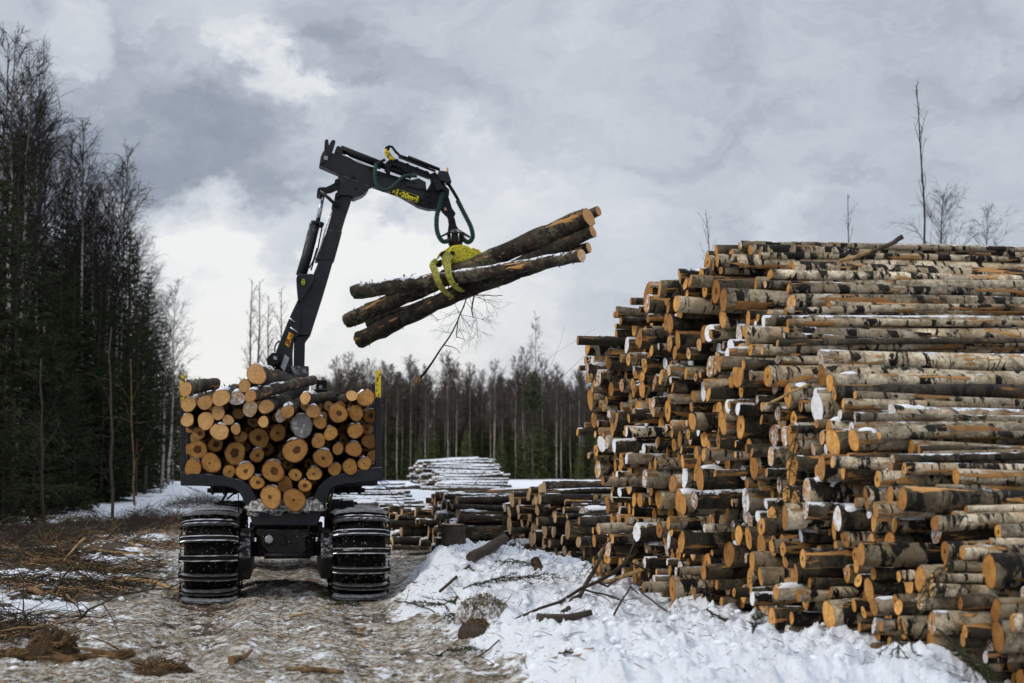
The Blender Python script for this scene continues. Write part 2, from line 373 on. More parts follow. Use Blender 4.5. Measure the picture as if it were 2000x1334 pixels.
def ground_mat():
    m, n = mat('ground_snow_and_slush'); geo = n.new('NewGeometry'); p = geo.outputs['Position']
    k = n.sep(n.attr('msk'))   # x snow, y brown litter, z dirt specks
    f1 = n.noise(p, 3.1, 6, .65); f2 = n.noise(p, 14, 6, .7); f3 = n.noise(p, 55, 4, .7)
    sl = n.mix(n.mr(f2, .38, .60), (.52, .49, .43), (.15, .12, .085))
    sl = n.mix(n.mr(n.noise(n.vm('MULTIPLY', p, (1, 2.2, 1)), 3.2, 8, .74), .51, .60, 0, .9), sl, (.66, .65, .63))
    sl = n.mix(n.mr(n.noise(p, 2.4, 7, .74), .47, .60, 0, .75), sl, n.mix(n.mr(f2, .4, .6), (.22, .175, .11), (.065, .05, .03)))
    snc = n.mix(n.mr(f1, .3, .7, 0, .5), SNOWC, (.70, .73, .79))
    snc = n.mix(n.mr(f3, .60, .72, 0, .35), snc, (.42, .38, .33))
    br = n.mix(n.mr(f2, .35, .65), (.045, .031, .022), (.10, .068, .04))
    br = n.mix(n.mr(n.noise(n.vm('MULTIPLY', p, (2, 5, 2)), 9, 5, .7), .60, .70), br, (.30, .19, .09))
    br = n.mix(n.mr(n.noise(p, 8, 4), .6, .7), br, (.02, .025, .012))
    edge = n.m('ADD', n.m('MULTIPLY', n.m('SUBTRACT', f2, .5), .9), n.m('MULTIPLY', n.m('SUBTRACT', n.noise(p, 5.5, 6, .75), .5), 1.3))
    sm_ = n.mr(n.m('ADD', k[0], edge), .38, .62)
    bm = n.mr(n.m('SUBTRACT', k[1], edge), .36, .64)
    c = n.mix(sm_, sl, snc); c = n.mix(bm, c, br)
    spk = n.m('MULTIPLY', n.mr(n.noise(p, 26, 5, .75), .60, .66), k[2])
    c = n.mix(spk, c, (.045, .03, .02))
    spk2 = n.m('MULTIPLY', n.mr(n.noise(n.vm('MULTIPLY', p, (1, 2.5, 1)), 19, 4, .7), .68, .72), k[2])
    c = n.mix(spk2, c, (.42, .22, .07))
    h = n.m('ADD', n.m('MULTIPLY', f2, .9), n.m('MULTIPLY', f3, .35)); h = n.m('ADD', h, n.m('MULTIPLY', f1, .7))
    return finish(m, n, c, .85, n.bump(h, .05, .8), spec=.2)
M['ground'] = ground_mat()
M['brush'] = simple('brushwood_twigs', (.050, .036, .028), .9, 0, .1, 1.5, .9, (.022, .018, .012))
M['chips'] = simple('wood_chips', (.40, .26, .12), .85, 0, .1, 2.5, .9, (.17, .09, .04))
M['bough'] = simple('spruce_bough_needles', (.02, .038, .014), .8, 0, .15, 5, .7, (.05, .06, .018))
M['moss'] = simple('dead_moss_and_grass', (.20, .14, .035), .9, 0, .1, 9, .8, (.07, .055, .02), .02)
# ================================================================== terrain
def xr_(y): return np.where(y < 20.7, -1.75 + (20.7 - y) * .215, -1.72 + .0 * y)
def xl_(y): return np.where(y < 21, -4.6 - (y - 13) * .13, -5.7 - (y - 21) * .16)
def height(x, y, fine=True):
    x = np.asarray(x, float); y = np.asarray(y, float)
    z = .5 * sst(24, 100, y)
    z = z + .05 * (fbm(x * .25, y * .25, 3, 3) - .5) * sst(24, 40, y)
    xr = xr_(y); xl = xl_(y)
    wig = .35 * (fbm(x * 0 + y * .9, y * .9, 3, 9) - .5)
    side = sst(-.15, .75, x - xr + wig)
    bh = .24 + .34 * np.exp(-((y - 22.6) / 2.6) ** 2) * (1 - sst(.5, 3.5, x - xr))
    bh = bh * (1 - .75 * sst(27, 34, y)) * (1 - 1.05 * sst(.283, .335, x / np.maximum(y, 1)) * (1 - sst(14, 16, y)))
    lum = .26 * (billow(x * 1.1, y * 1.1, 3, 21) - .5) + .24 * (billow(x * 2.9, y * 2.9, 3, 31) - .5) + .045 * (billow(x * 7.5, y * 7.5, 2, 33) - .5)
    z = z + side * (bh + .06 + lum * (1 - .8 * sst(27, 36, y)))
    lside = sst(.0, 1.6, xl - x + wig)
    z = z + lside * (.10 + .42 * (fbm(x * .45, y * .45, 4, 41) - .45) * (1 - .6 * sst(30, 60, y)))
    mid = (1 - side) * (1 - lside)
    z = z + mid * (.05 * (fbm(x * 2.2, y * 1.4, 4, 51) - .5) * 1.2)
    # turned up snow between the rear wheels
    cx = -3.3 - (y - 20.7) * .16
    z = z + mid * .17 * np.exp(-((x - cx) / .62) ** 2) * np.exp(-((y - 22.4) / .9) ** 2)
    rut = np.sin(y * 31.) * .022 * (1 - sst(22, 26, y))
    z = z - mid * (.06 + rut * .6) * (np.exp(-(np.abs(x - cx - 1.1) / .42) ** 4) + np.exp(-(np.abs(x - cx + 1.1) / .42) ** 4))
    z = z + mid * .05 * (np.exp(-((x - cx - .45) / .18) ** 2) + np.exp(-((x - cx + .45) / .18) ** 2) + np.exp(-((x - cx - 1.7) / .15) ** 2) + np.exp(-((x - cx + 1.75) / .2) ** 2)) * fbm(x * 2, y * 2, 3, 13) * 1.6
    if fine:
        fa = 1 - sst(30, 60, y)
        z = z + fa * (.075 * (fbm(x * 4, y * 4, 4, 61, .6) - .5) + .045 * (fbm(x * 15, y * 15, 3, 71, .6) - .5))
    return z
def hz(x, y): return float(height(np.array([x]), np.array([y]), False)[0])
def G(px, py):
    """the ground point seen at a pixel"""
    r = ray(px, py); t = 5.
    while t < 400:
        q = Vector((0, 0, CH)) + r * t
        if q.z <= hz(q.x, q.y): break
        t *= 1.006
    q.z = hz(q.x, q.y); return q
def make_ground():
    ys = np.concatenate([np.linspace(-12, 8, 24), np.geomspace(8.2, 12, 60)[:-1], np.geomspace(12, 34, 560)[:-1], np.geomspace(34, 120, 170)[:-1], np.geomspace(120, 1500, 40)])
    us = np.concatenate([np.linspace(-3.2, -.62, 60)[:-1], np.linspace(-.62, -.42, 60)[:-1], np.linspace(-.42, .42, 760)[:-1], np.linspace(.42, .62, 60)[:-1], np.linspace(.62, 3.2, 60)])
    U, Y = np.meshgrid(us, ys); X = U * np.maximum(Y, 6.0)
    Z = height(X, Y)
    nx, ny = len(us), len(ys)
    co = np.stack([X, Y, Z], -1).reshape(-1, 3)
    i = np.arange(nx - 1)[None, :] + nx * np.arange(ny - 1)[:, None]
    q = np.stack([i, i + 1, i + nx + 1, i + nx], -1).reshape(-1, 4)
    me = bpy.data.meshes.new('ground'); me.vertices.add(len(co)); me.vertices.foreach_set('co', co.ravel())
    me.loops.add(q.size); me.loops.foreach_set('vertex_index', q.ravel().astype(np.int32))
    me.polygons.add(len(q)); me.polygons.foreach_set('loop_start', np.arange(0, q.size, 4, dtype=np.int32)); me.polygons.foreach_set('loop_total', np.full(len(q), 4, dtype=np.int32))
    me.polygons.foreach_set('use_smooth', np.ones(len(q), bool)); me.update(calc_edges=True)
    x, y = X.ravel(), Y.ravel()
    wig = .9 * (fbm(x * .8, y * .8, 4, 81) - .5)
    side = sst(-.1, .55, x - xr_(y) + wig)
    left = sst(.0, 1.5, xl_(y) - x + wig * 1.5)
    n1 = fbm(x * .35, y * .35, 4, 91); n2 = fbm(x * 1.3, y * 1.3, 4, 95)
    far = sst(34, 60, y)
    pat = .6 * n1 + .4 * n2
    snow_left = sst(.43, .51, pat + .10 * far + .05 * np.exp(-((y - 24) / 3.) ** 2))
    brown_left = 1 - snow_left
    n3 = fbm(x * 4.2, y * 3.0, 4, 97)
    snow = side * 1.0 + left * snow_left + (1 - side) * (1 - left) * (.45 * sst(.50, .66, n3) + .65 * far)
    openf = sst(.0, .05, x / np.maximum(y, 1) + .26) * sst(30, 45, y)
    snow = np.maximum(snow, openf)
    brown = left * brown_left * (1 - openf) + (1 - side) * (1 - left) * (.42 * sst(.46, .66, .5 * n1 + .5 * n3) + .12 * sst(-2.4, -4.2, x) + .16 * np.exp(-(np.abs(np.abs(x + 3.3 + (y - 20.7) * .16) - 1.1) / .45) ** 4))  * (1 - far)
    brown = brown * (1 - .8 * sst(70, 110, y))
    spk = np.clip(.95 - .32 * side - .2 * openf, 0, 1) * (1 - .5 * far)
    # brown litter near the wood stack foot and far forest floor
    forest = sst(.0, 8., (-15.0 - (y - 45) * .17) - x) * sst(30, 40, y); brown = np.maximum(brown, forest * sst(.40, .5, n2)); snow = snow * (1 - .8 * forest * sst(.40, .5, n2))
    a = me.attributes.new('msk', 'FLOAT_VECTOR', 'POINT'); a.data.foreach_set('vector', np.stack([snow, brown, spk], -1).ravel().astype(np.float32))
    me.materials.append(M['ground'])
    o = bpy.data.objects.new('ground', me); C.objects.link(o); setp(o, kind='structure'); o['label'] = 'snowy and slushy logging ground with brown litter'
    return o
make_ground()
# ================================================================== logs
def log_geo(L, r0, r1, rng, nseg=16, nring=12, bend=.03, tilt=.06, heart=.0, snow=.2, rough=.035, oval=.05):
    """a log along +X with its visible cut end at x=0; arrays verts, faces, material index, lc, rnd"""
    th = np.arange(nseg) * 2 * np.pi / nseg
    xs = np.concatenate([[0, .03], np.linspace(.03, L, nring)[1:-1] + rng.uniform(-.3, .3, nring - 2) * L / nring * .8, [L]])
    k = len(xs); t = xs / L
    rad = (r0 + (r1 - r0) * t)[:, None] * np.ones(nseg)[None, :]
    ph = rng.rand(4) * 6.28
    rad = rad * (1 + oval * np.cos(2 * th + ph[0]) + oval * .5 * np.cos(3 * th + ph[1]))[None, :]
    rad = rad * (1 + rough * rng.randn(k, nseg) * .6 + rough * np.sin(xs * 7 + ph[2])[:, None])
    if L > 1:
        for _ in range(int(L * .8)):
            a = rng.randint(2, k); b = rng.randint(nseg); rad[a, b] *= 1 + .22 * rng.rand()
    rad[0] = rad[1] * .985
    bx = bend * np.sin(t * np.pi) * L * .2; cy = np.cos(ph[3]) * bx; cz = np.sin(ph[3]) * bx
    Y = rad * np.cos(th)[None, :] + cy[:, None]; Z = rad * np.sin(th)[None, :] + cz[:, None]
    X = np.repeat(xs[:, None], nseg, 1)
    tl = rng.uniform(-tilt, tilt, 2)
    X[0] += Y[0] * tl[0] + Z[0] * tl[1]; X[1] += Y[1] * tl[0] + Z[1] * tl[1]; X[-1] += Y[-1] * tl[1]
    V = np.stack([X, Y, Z], -1).reshape(-1, 3); lc = V.copy()
    faces = []
    for i in range(k - 1):
        for j in range(nseg):
            j2 = (j + 1) % nseg
            faces.append((i * nseg + j, (i + 1) * nseg + j, (i + 1) * nseg + j2, i * nseg + j2))
    nb = len(faces)
    vs = [V]; lcs = [lc]; base = len(V)
    for e, (ri, sgn) in enumerate(((0, 1), (k - 1, -1))):
        ring = V[ri * nseg:(ri + 1) * nseg]; c = ring.mean(0)
        inner = c + (ring - c) * .5; inner[:, 0] += rng.uniform(-.002, .002, nseg)
        vs += [ring, inner, c[None]]
        un = np.stack([np.cos(th), np.sin(th), np.full(nseg, e * 5.)], -1)
        lcs += [un, un * np.array([.5, .5, 1]), np.array([[0, 0, e * 5.]])]
        for j in range(nseg):
            j2 = (j + 1) % nseg
            q = (base + j, base + j2, base + nseg + j2, base + nseg + j); tr = (base + nseg + j, base + nseg + j2, base + 2 * nseg)
            faces += [q if sgn > 0 else q[::-1], tr if sgn > 0 else tr[::-1]]
        base += 2 * nseg + 1
    V = np.concatenate(vs); LC = np.concatenate(lcs)
    rn = np.repeat(np.array([[rng.rand(), heart, snow]]), len(V), 0)
    mi = [0] * nb + [1] * (len(faces) - nb)
    return V, faces, mi, LC, rn
def geo_mesh(name, geos, mats, mats_of=None):
    """one mesh from a list of (V, faces, mi, LC, rn[, matrix])"""
    Vs, Fs, Ms, Ls, Rs = [], [], [], [], []; b = 0
    for g in geos:
        V, f, mi, LC, rn = g[:5]
        if len(g) > 5: Mx = np.array(g[5]); V = V @ Mx[:3, :3].T + Mx[:3, 3]
        off = g[6] if len(g) > 6 else 0
        Vs.append(V); Fs += [tuple(b + i for i in q) for q in f]; Ms += [m_ + off for m_ in mi]; Ls.append(LC); Rs.append(rn); b += len(V)
    V = np.concatenate(Vs)
    me = bpy.data.meshes.new(name); me.from_pydata(V.tolist(), [], Fs)
    me.polygons.foreach_set('material_index', Ms); me.polygons.foreach_set('use_smooth', [m_ % 2 == 0 for m_ in Ms])
    a = me.attributes.new('lc', 'FLOAT_VECTOR', 'POINT'); a.data.foreach_set('vector', np.concatenate(Ls).ravel().astype(np.float32))
    a = me.attributes.new('rnd', 'FLOAT_VECTOR', 'POINT'); a.data.foreach_set('vector', np.concatenate(Rs).ravel().astype(np.float32))
    for m_ in mats: me.materials.append(m_)
    me.update(); return me
def axis_matrix(p, ax, roll=0.):
    x = Vector(ax).normalized(); zc = Vector((0, 0, 1)); y = zc.cross(x).normalized(); z_ = x.cross(y)
    Mx = Matrix((x, y, z_)).transposed().to_4x4(); Mx.translation = Vector(p)
    return Mx
def snow_cap(r, x0, x1, rng, up=(0, 0, 1), th=.035, name='snow_cap', parent=None, spread=1.05):
    """a lumpy crust of snow on the upper side of a log (log coordinates)"""
    nx = max(6, int((x1 - x0) / .06)); na = 11
    xs = np.linspace(x0, x1, nx); an = np.linspace(-spread, spread, na)
    g1 = fbm(xs[:, None] * 5 + rng.rand() * 90 + 0 * an, an[None, :] * 2.2 + 0 * xs[:, None], 4, rng.randint(90), .6)
    e = np.clip(np.minimum(xs - x0, x1 - xs)[:, None] / .12, 0, 1) ** .5 * np.clip((spread - np.abs(an))[None, :] / .45, 0, 1) ** .5
    t = th * (e * (.35 + 1.5 * g1)) - th * .25 - th * 1.6 * sst(.50, .40, g1)
    rr = r + t
    rr = rr + th * .5 * (fbm(xs[:, None] * 22 + 0 * an, an[None, :] * 7 + 0 * xs[:, None], 3, 5) - .5)
    V = np.stack([xs[:, None] + 0 * rr, rr * np.sin(an)[None, :], rr * np.cos(an)[None, :]], -1).reshape(-1, 3)
    fs = [(i * na + j, (i + 1) * na + j, (i + 1) * na + j + 1, i * na + j + 1) for i in range(nx - 1) for j in range(na - 1)]
    me = bpy.data.meshes.new(name); me.from_pydata(V.tolist(), [], fs); me.materials.append(M['snow'])
    me.polygons.foreach_set('use_smooth', [True] * len(fs)); me.update()
    o = bpy.data.objects.new(name, me); C.objects.link(o); o.parent = parent; return o

def pack(length, top, rfun, rng, n_max=2000, ncand=90, gap=1.03):
    """drop circles into the section of a pile: d along the face, h up"""
    D_, H_, R_ = [], [], []
    fails = 0
    while len(D_) < n_max and fails < 60:
        r = rfun(rng); c = rng.uniform(r, length - r, ncand)
        if D_:
            d = np.array(D_); h = np.array(H_); q = np.array(R_)
            dx = np.abs(c[:, None] - d[None, :]); s = (q[None, :] + r) * gap
            hh = np.where(dx < s, h[None, :] + np.sqrt(np.maximum(s * s - dx * dx, 0)), r)
            hh = hh.max(1)
        else: hh = np.full(ncand, r)
        hh = np.maximum(hh, r)
        ok = hh + r * .6 < np.array([top(v) for v in c])
        if not ok.any(): fails += 1; continue
        fails = 0
        hh = np.where(ok, hh, 1e9); i = int(np.argmin(hh))
        D_.append(c[i]); H_.append(hh[i]); R_.append(r)
    return list(zip(D_, H_, R_))

def build_pile(name, O, beta, length, top, rfun, seed, Lr, jit, mats_pick, n_ind, label_fn, group, cat, nseg=14, nring=10, gz=None, caps=0., gap=1.03,
               offf=None, yaw=.03, fan=None, step=6, region=(1080, 440, 2000, 1334), snowf=None, heartf=None, stuffname=None, stufflabel=None, fixed=()):
    rng = np.random.RandomState(seed)
    e = Vector((-math.sin(beta), math.cos(beta), 0)); ax = Vector((math.cos(beta), math.sin(beta), 0))
    items = pack(length, top, rfun, rng, gap=gap)
    logs = []
    for (d, h, r) in items:
        L = rng.uniform(*Lr); off = jit(rng, d, h) + (offf(d, h) if offf else 0)
        p = Vector(O) + e * d + ax * off
        p.z = (gz(p.x, p.y) if gz else Vector(O).z) + h
        if fan:
            fa = fan[0] + (fan[1] - fan[0]) * d / length; ax = Vector((math.cos(fa), math.sin(fa), 0))
        a = ax + e * rng.normal(0, yaw) + Vector((0, 0, rng.normal(0, yaw * .5)))
        mt, ct = mats_pick(rng, d, h)
        sn = snowf(rng, d, h) if snowf else rng.rand() ** 2
        ht = heartf(rng) if heartf else (rng.uniform(.15, .35) if rng.rand() < .3 else .0)
        g = log_geo(L, r * rng.uniform(.97, 1.03), r * rng.uniform(.75, .97), rng, nseg, nring, bend=rng.uniform(0, .09), tilt=rng.uniform(0, .22), heart=ht, snow=sn, rough=.05, oval=.07)
        logs.append(dict(g=g, M=axis_matrix(p, a), r=r, d=d, h=h, p=p, mt=mt, ct=ct, sn=sn, L=L, ht=ht, off=off, seed=rng.randint(1 << 30)))
    # which show: rays from the camera against all of them
    vs, fs, own = [], [], []; b = 0
    for i, l in enumerate(logs):
        V = l['g'][0] @ np.array(l['M'])[:3, :3].T + np.array(l['M'])[:3, 3]
        vs += V.tolist(); fs += [tuple(b + j for j in q) for q in l['g'][1]]; own += [i] * len(l['g'][1]); b += len(V)
    tree = BVHTree.FromPolygons([Vector(v) for v in vs], fs)
    hits = np.zeros(len(logs)); ends = [[] for _ in logs]; og = Vector((0, 0, CH)); x0, y0, x1, y1 = region
    for px in np.arange(x0, x1, step):
        for py in np.arange(y0, y1, step):
            q = tree.ray_cast(og, ray(px, py).normalized())
            if q[2] is not None: hits[own[q[2]]] += 1; ends[own[q[2]]].append((px, py))
    order = np.argsort(-hits); ind = [i for i in order[:n_ind] if hits[i] > 0]; rest = [i for i in range(len(logs)) if i not in set(ind)]
    lab = label_fn(logs, ind, hits, ends)
    palette = list(dict.fromkeys([(l['mt'], l['ct']) for l in logs]))
    out = []
    for i in ind:
        l = logs[i]; me = geo_mesh(name, [l['g']], [M[l['mt']], M[l['ct']]])
        o = bpy.data.objects.new(name, me); C.objects.link(o); o.matrix_world = l['M']
        setp(o, lab[i], cat, group)
        if rest is not None and np.random.RandomState(l['seed']).rand() < caps * (1.6 if l['sn'] > .5 else .7) and l['r'] > .07:
            rr = np.random.RandomState(l['seed']); x1_ = rr.uniform(.25, 1.1)
            snow_cap(l['r'] * .97, rr.uniform(-.005, .1), x1_, rr, parent=o, th=rr.uniform(.016, .036), spread=rr.uniform(.7, 1.2))
        out.append(o)
    if rest and stuffname:
        mats = [M[k_] for pr in palette for k_ in pr]
        gs = [logs[i]['g'][:5] + (logs[i]['M'], palette.index((logs[i]['mt'], logs[i]['ct'])) * 2) for i in rest]
        me = geo_mesh(stuffname, gs, mats); o = bpy.data.objects.new(stuffname, me); C.objects.link(o)
        setp(o, stufflabel, None, None, 'stuff')
    print('PILE', name, len(logs), 'in view', int((hits > 0).sum()), 'individual', len(ind))
    return logs, out

def pile_labels(pile, thick, band, what='birch log', lo='far end'):
    def fn(logs, ind, hits, ends):
        lab = {}; topz = max(l['h'] for l in logs); rows = {}
        for i in ind: rows.setdefault(int((topz - logs[i]['h']) / band) + 1, []).append(i)
        for rw, mem in rows.items():
            mem.sort(key=lambda i: -logs[i]['d'])
            for n_, i in enumerate(mem, 1):
                l = logs[i]
                size = 'thick' if l['r'] > thick[1] else ('slim' if l['r'] < thick[0] else 'middling')
                sn = 'snowy ' if l['sn'] > .55 else ''
                lab[i] = f"{size} {sn}{what}, {ordn(n_)} from the {lo}, {ordn(rw)} layer down, {pile}"
        return lab
    return fn

BETA = math.atan(.2667)
_pr = np.random.RandomState(3)
def top_big(d):
    d = max(0, d - .7)
    prof = [(0, .42), (.5, .95), (1.2, 1.35), (2., 1.95), (3., 2.55), (4., 3.2), (4.8, 3.8), (5.5, 4.42), (5.8, 4.62), (6.7, 4.60), (6.75, 4.38), (7.5, 4.36), (8.3, 4.34), (8.35, 4.25), (9.0, 4.1), (9.2, 3.85), (9.8, 3.65), (10.2, 3.6), (10.6, 3.3), (10.9, 2.9)]
    return float(np.interp(d, [p_[0] for p_ in prof], [p_[1] for p_ in prof]))
def r_big(rng): return float(np.clip(rng.lognormal(math.log(.073), .37), .040, .155))
def jit_big(rng, d, h):
    v = rng.normal(0, .14 if d < 10 else .08) + (rng.uniform(.1, .6) if rng.rand() < .25 else 0)
    if rng.rand() < .08 and d < 10: v -= rng.uniform(.1, .35)
    return v + .12 * math.sin(d * 2.3 + h * 1.7)
def off_big(d, h):
    t = top_big(d) - h
    return (.42 * max(0, 1 - t / .5) if d < 6.5 else .0) + (.35 if (6.5 <= d < 8.3 and t < .35) else 0) + (.45 if (d < 1.6) else 0) - (.12 if (9.4 < d < 10.4 and h > 3.35 and int(h * 37 + d * 11) % 3 == 0) else 0)
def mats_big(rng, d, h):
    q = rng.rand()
    near = d < 6.7 and top_big(d) - h < .7  # logs off the near slope get more dark bark, painting in gap shade
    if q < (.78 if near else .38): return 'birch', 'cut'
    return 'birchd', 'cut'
def snow_big(rng, d, h):
    base = .30 if h > 3.9 else .42
    return float(np.clip(rng.beta(.7, 1.5) + (.12 if 1.2 < h < 3.6 and 4.7 < d < 11 else 0) - (.15 if h > 3.9 else 0), 0, 1))
gz_stack = lambda x, y: .5 * float(sst(24, 100, y)) + .04
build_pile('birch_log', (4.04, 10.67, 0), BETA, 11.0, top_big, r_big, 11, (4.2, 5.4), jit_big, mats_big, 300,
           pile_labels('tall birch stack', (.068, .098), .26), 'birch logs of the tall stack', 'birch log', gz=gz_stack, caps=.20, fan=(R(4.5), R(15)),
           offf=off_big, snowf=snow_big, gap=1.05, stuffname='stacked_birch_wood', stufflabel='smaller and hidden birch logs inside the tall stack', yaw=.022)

# ---- the lower roadside stack between the forwarder and the tall stack
def r_mid(rng): return float(np.clip(rng.lognormal(math.log(.094), .30), .05, .17))
def mid(nm, px0, y0, px1, y1, tp, seed, n_ind, pl, Lr, region, group, what='dark spruce log'):
    a = P(px0, 1000, y0); b = P(px1, 1000, y1); ln = math.hypot(b.x - a.x, b.y - a.y); be = math.atan2(-(b.x - a.x), b.y - a.y)
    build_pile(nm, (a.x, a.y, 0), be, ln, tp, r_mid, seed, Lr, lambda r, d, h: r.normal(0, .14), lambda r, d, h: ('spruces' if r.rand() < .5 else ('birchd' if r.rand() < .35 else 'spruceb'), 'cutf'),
               n_ind, pile_labels(pl, (.10, .14), .3, what), group, 'log', gz=lambda x, y: .5 * float(sst(24, 100, y)) + .12, caps=.5, region=region, step=5,
               snowf=lambda r, d, h: float(r.beta(.8, 2.2)), heartf=lambda r: 0., stuffname=None, yaw=.03, nseg=12, nring=8)
mid('spruce_log', 1128, 23.9, 985, 28.2, lambda d: float(np.interp(d, [0, .8, 1.6, 3.6, 4.4], [.95, 1.15, 1.55, 1.28, 1.05])), 21, 90, 'low dark stack', (2.6, 3.1), (950, 940, 1200, 1120), 'logs of the low dark stack')
mid('spruce_log', 895, 27.6, 832, 31.4, lambda d: float(np.interp(d, [0, .5, 2.4, 3.9], [.85, 1.3, 1.28, 1.15])), 22, 60, 'middle bundle', (3.9, 4.5), (790, 950, 1100, 1110), 'logs of the middle bundle')
mid('spruce_log', 790, 31.5, 745, 35.0, lambda d: float(np.interp(d, [0, .6, 3.5], [.75, .95, .92])), 23, 30, 'bundle behind wheel', (3.0, 3.6), (740, 960, 900, 1100), 'logs of the bundle behind the wheel')
# ---- far snow covered piles on the clearing
def far_pile(px0, y0, px1, y1, tp, seed, n_ind, pl, L, region, group, base, rr, what='snow-covered log'):
    a = P(px0, 940, y0); b = P(px1, 940, y1); ln = math.hypot(b.x - a.x, b.y - a.y); be = math.atan2(-(b.x - a.x), b.y - a.y)
    build_pile('pile_log', (a.x, a.y, 0), be, ln, tp, lambda r: float(r.uniform(rr * .7, rr * 1.3)), seed, (L * .85, L * 1.08), lambda r, d, h: r.normal(0, .32) - .0 * h, lambda r, d, h: ('pileb', 'cutf'),
               n_ind, pile_labels(pl, (rr * .85, rr * 1.1), .4, what), group, 'log', gz=lambda x, y: base, nseg=7, nring=6, region=region, step=3,
               snowf=lambda r, d, h: r.rand(), heartf=lambda r: 0, yaw=.055, caps=0)
far_pile(862, 92, 812, 103, lambda d: float(np.interp(d, [0, .6, 5.5, 8.5, 11], [.3, .5, 1.95, 1.95, 1.5])), 31, 150, 'far snowy pile', 4.5, (790, 880, 1020, 960), 'logs of the far snowy pile', .50, .125)
far_pile(678, 58, 655, 64, lambda d: float(np.interp(d, [0, 3.5, 6.2], [.15, .95, .8])), 32, 60, 'pile behind the bunk', 2.6, (640, 930, 810, 1000), 'logs of the pile behind the bunk', .36, .085)
# ================================================================== forwarder
FP = P(557, 1172, 20.7); FYAW = math.atan2(-FP.x, FP.y)
FP.z = 0.03
FM = Matrix.Translation(FP) @ Matrix.Rotation(FYAW, 4, 'Z'); FI = FM.inverted()
fw = empty('forwarder', M=FM)
setp(fw, 'dark forwarder seen from behind, loaded with logs, crane raised, tracked rear wheels', 'forwarder')
def VP(px, py, c):
    """pixel to a point in vehicle coordinates on the plane y=c"""
    o = FI @ Vector((0, 0, CH)); r = FI.to_3x3() @ ray(px, py); t = (c - o.y) / r.y
    return o + r * t
def plate(name, pts, c, th, m_, parent=fw, bevel=.012, sc=None):
    if sc: pts = [(sc[0] + sc[2] * u, sc[1] + sc[2] * v) for u, v in pts]
    mb = MB(); mb.prism([VP(x, y, c) for x, y in pts], (0, th, 0)); return mb.build(name, m_, parent, bevel)
def rod(name, pts, c, rad, m_, parent=fw, n=14, sc=None, build=True, mb=None):
    if sc: pts = [(sc[0] + sc[2] * u, sc[1] + sc[2] * v) for u, v in pts]
    cs = c if hasattr(c, '__len__') else [c] * len(pts)
    mb = mb or MB(); mb.tube([VP(x, y, k) for (x, y), k in zip(pts, cs)], rad, n)
    return mb.build(name, m_, parent) if build else mb
# ---- wheels with band tracks
def wheel(x, y, Rr, wd, name='wheel', parent=fw):
    prof = [(-.5, .60), (-.48, .78), (-.44, .90), (-.33, .965), (-.17, .99), (0, 1.0), (.17, .99), (.33, .965), (.44, .90), (.48, .78), (.5, .60)]
    n = 40; mb = MB(); vs = []; fs = []
    for i in range(n):
        a = 2 * math.pi * i / n
        for (u, q) in prof: vs.append((x + u * wd, y + math.sin(a) * Rr * q, Rr + math.cos(a) * Rr * q))
    k = len(prof)
    for i in range(n):
        for j in range(k - 1): fs.append((i * k + j, i * k + j + 1, ((i + 1) % n) * k + j + 1, ((i + 1) % n) * k + j))
    mb.add(vs, fs, 0, True)
    for i in range(20):     # chevron lugs
        for s in (-1, 1):
            a = 2 * math.pi * (i + (.5 if s > 0 else 0)) / 20; q = []
            for t in (.04, .42):
                aa = a + t * .5
                q.append(Vector((x + s * t * wd, y + math.sin(aa) * Rr * 1.0, Rr + math.cos(aa) * Rr * 1.0)))
            dr = Vector((0, math.sin(a), math.cos(a)))
            mb.tube([q[0] , q[1]], .024, 4, smooth=False)
    t = mb.build('tyre', M['rubber'], None)
    w_ = empty(name); w_.parent = parent; t.parent = w_
    r_ = MB(); r_.tube([(x - wd * .3, y, Rr), (x - wd * .28, y, Rr), (x + wd * .28, y, Rr), (x + wd * .3, y, Rr)], [Rr * .6, Rr * .62, Rr * .62, Rr * .6], 28)
    r_.tube([(x - wd * .42, y, Rr), (x + wd * .42, y, Rr)], Rr * .22, 16)
    r_.build('rim', M['black'], w_)
    return w_
WR = .60; WB = 1.50; TW = .82
for sx in (-1.09, 1.09):
    for yy in (.66, .66 + WB): wheel(sx, yy, WR, .74)
    for yy in (6.6, 8.1): wheel(sx * .98, yy, .62, .62)
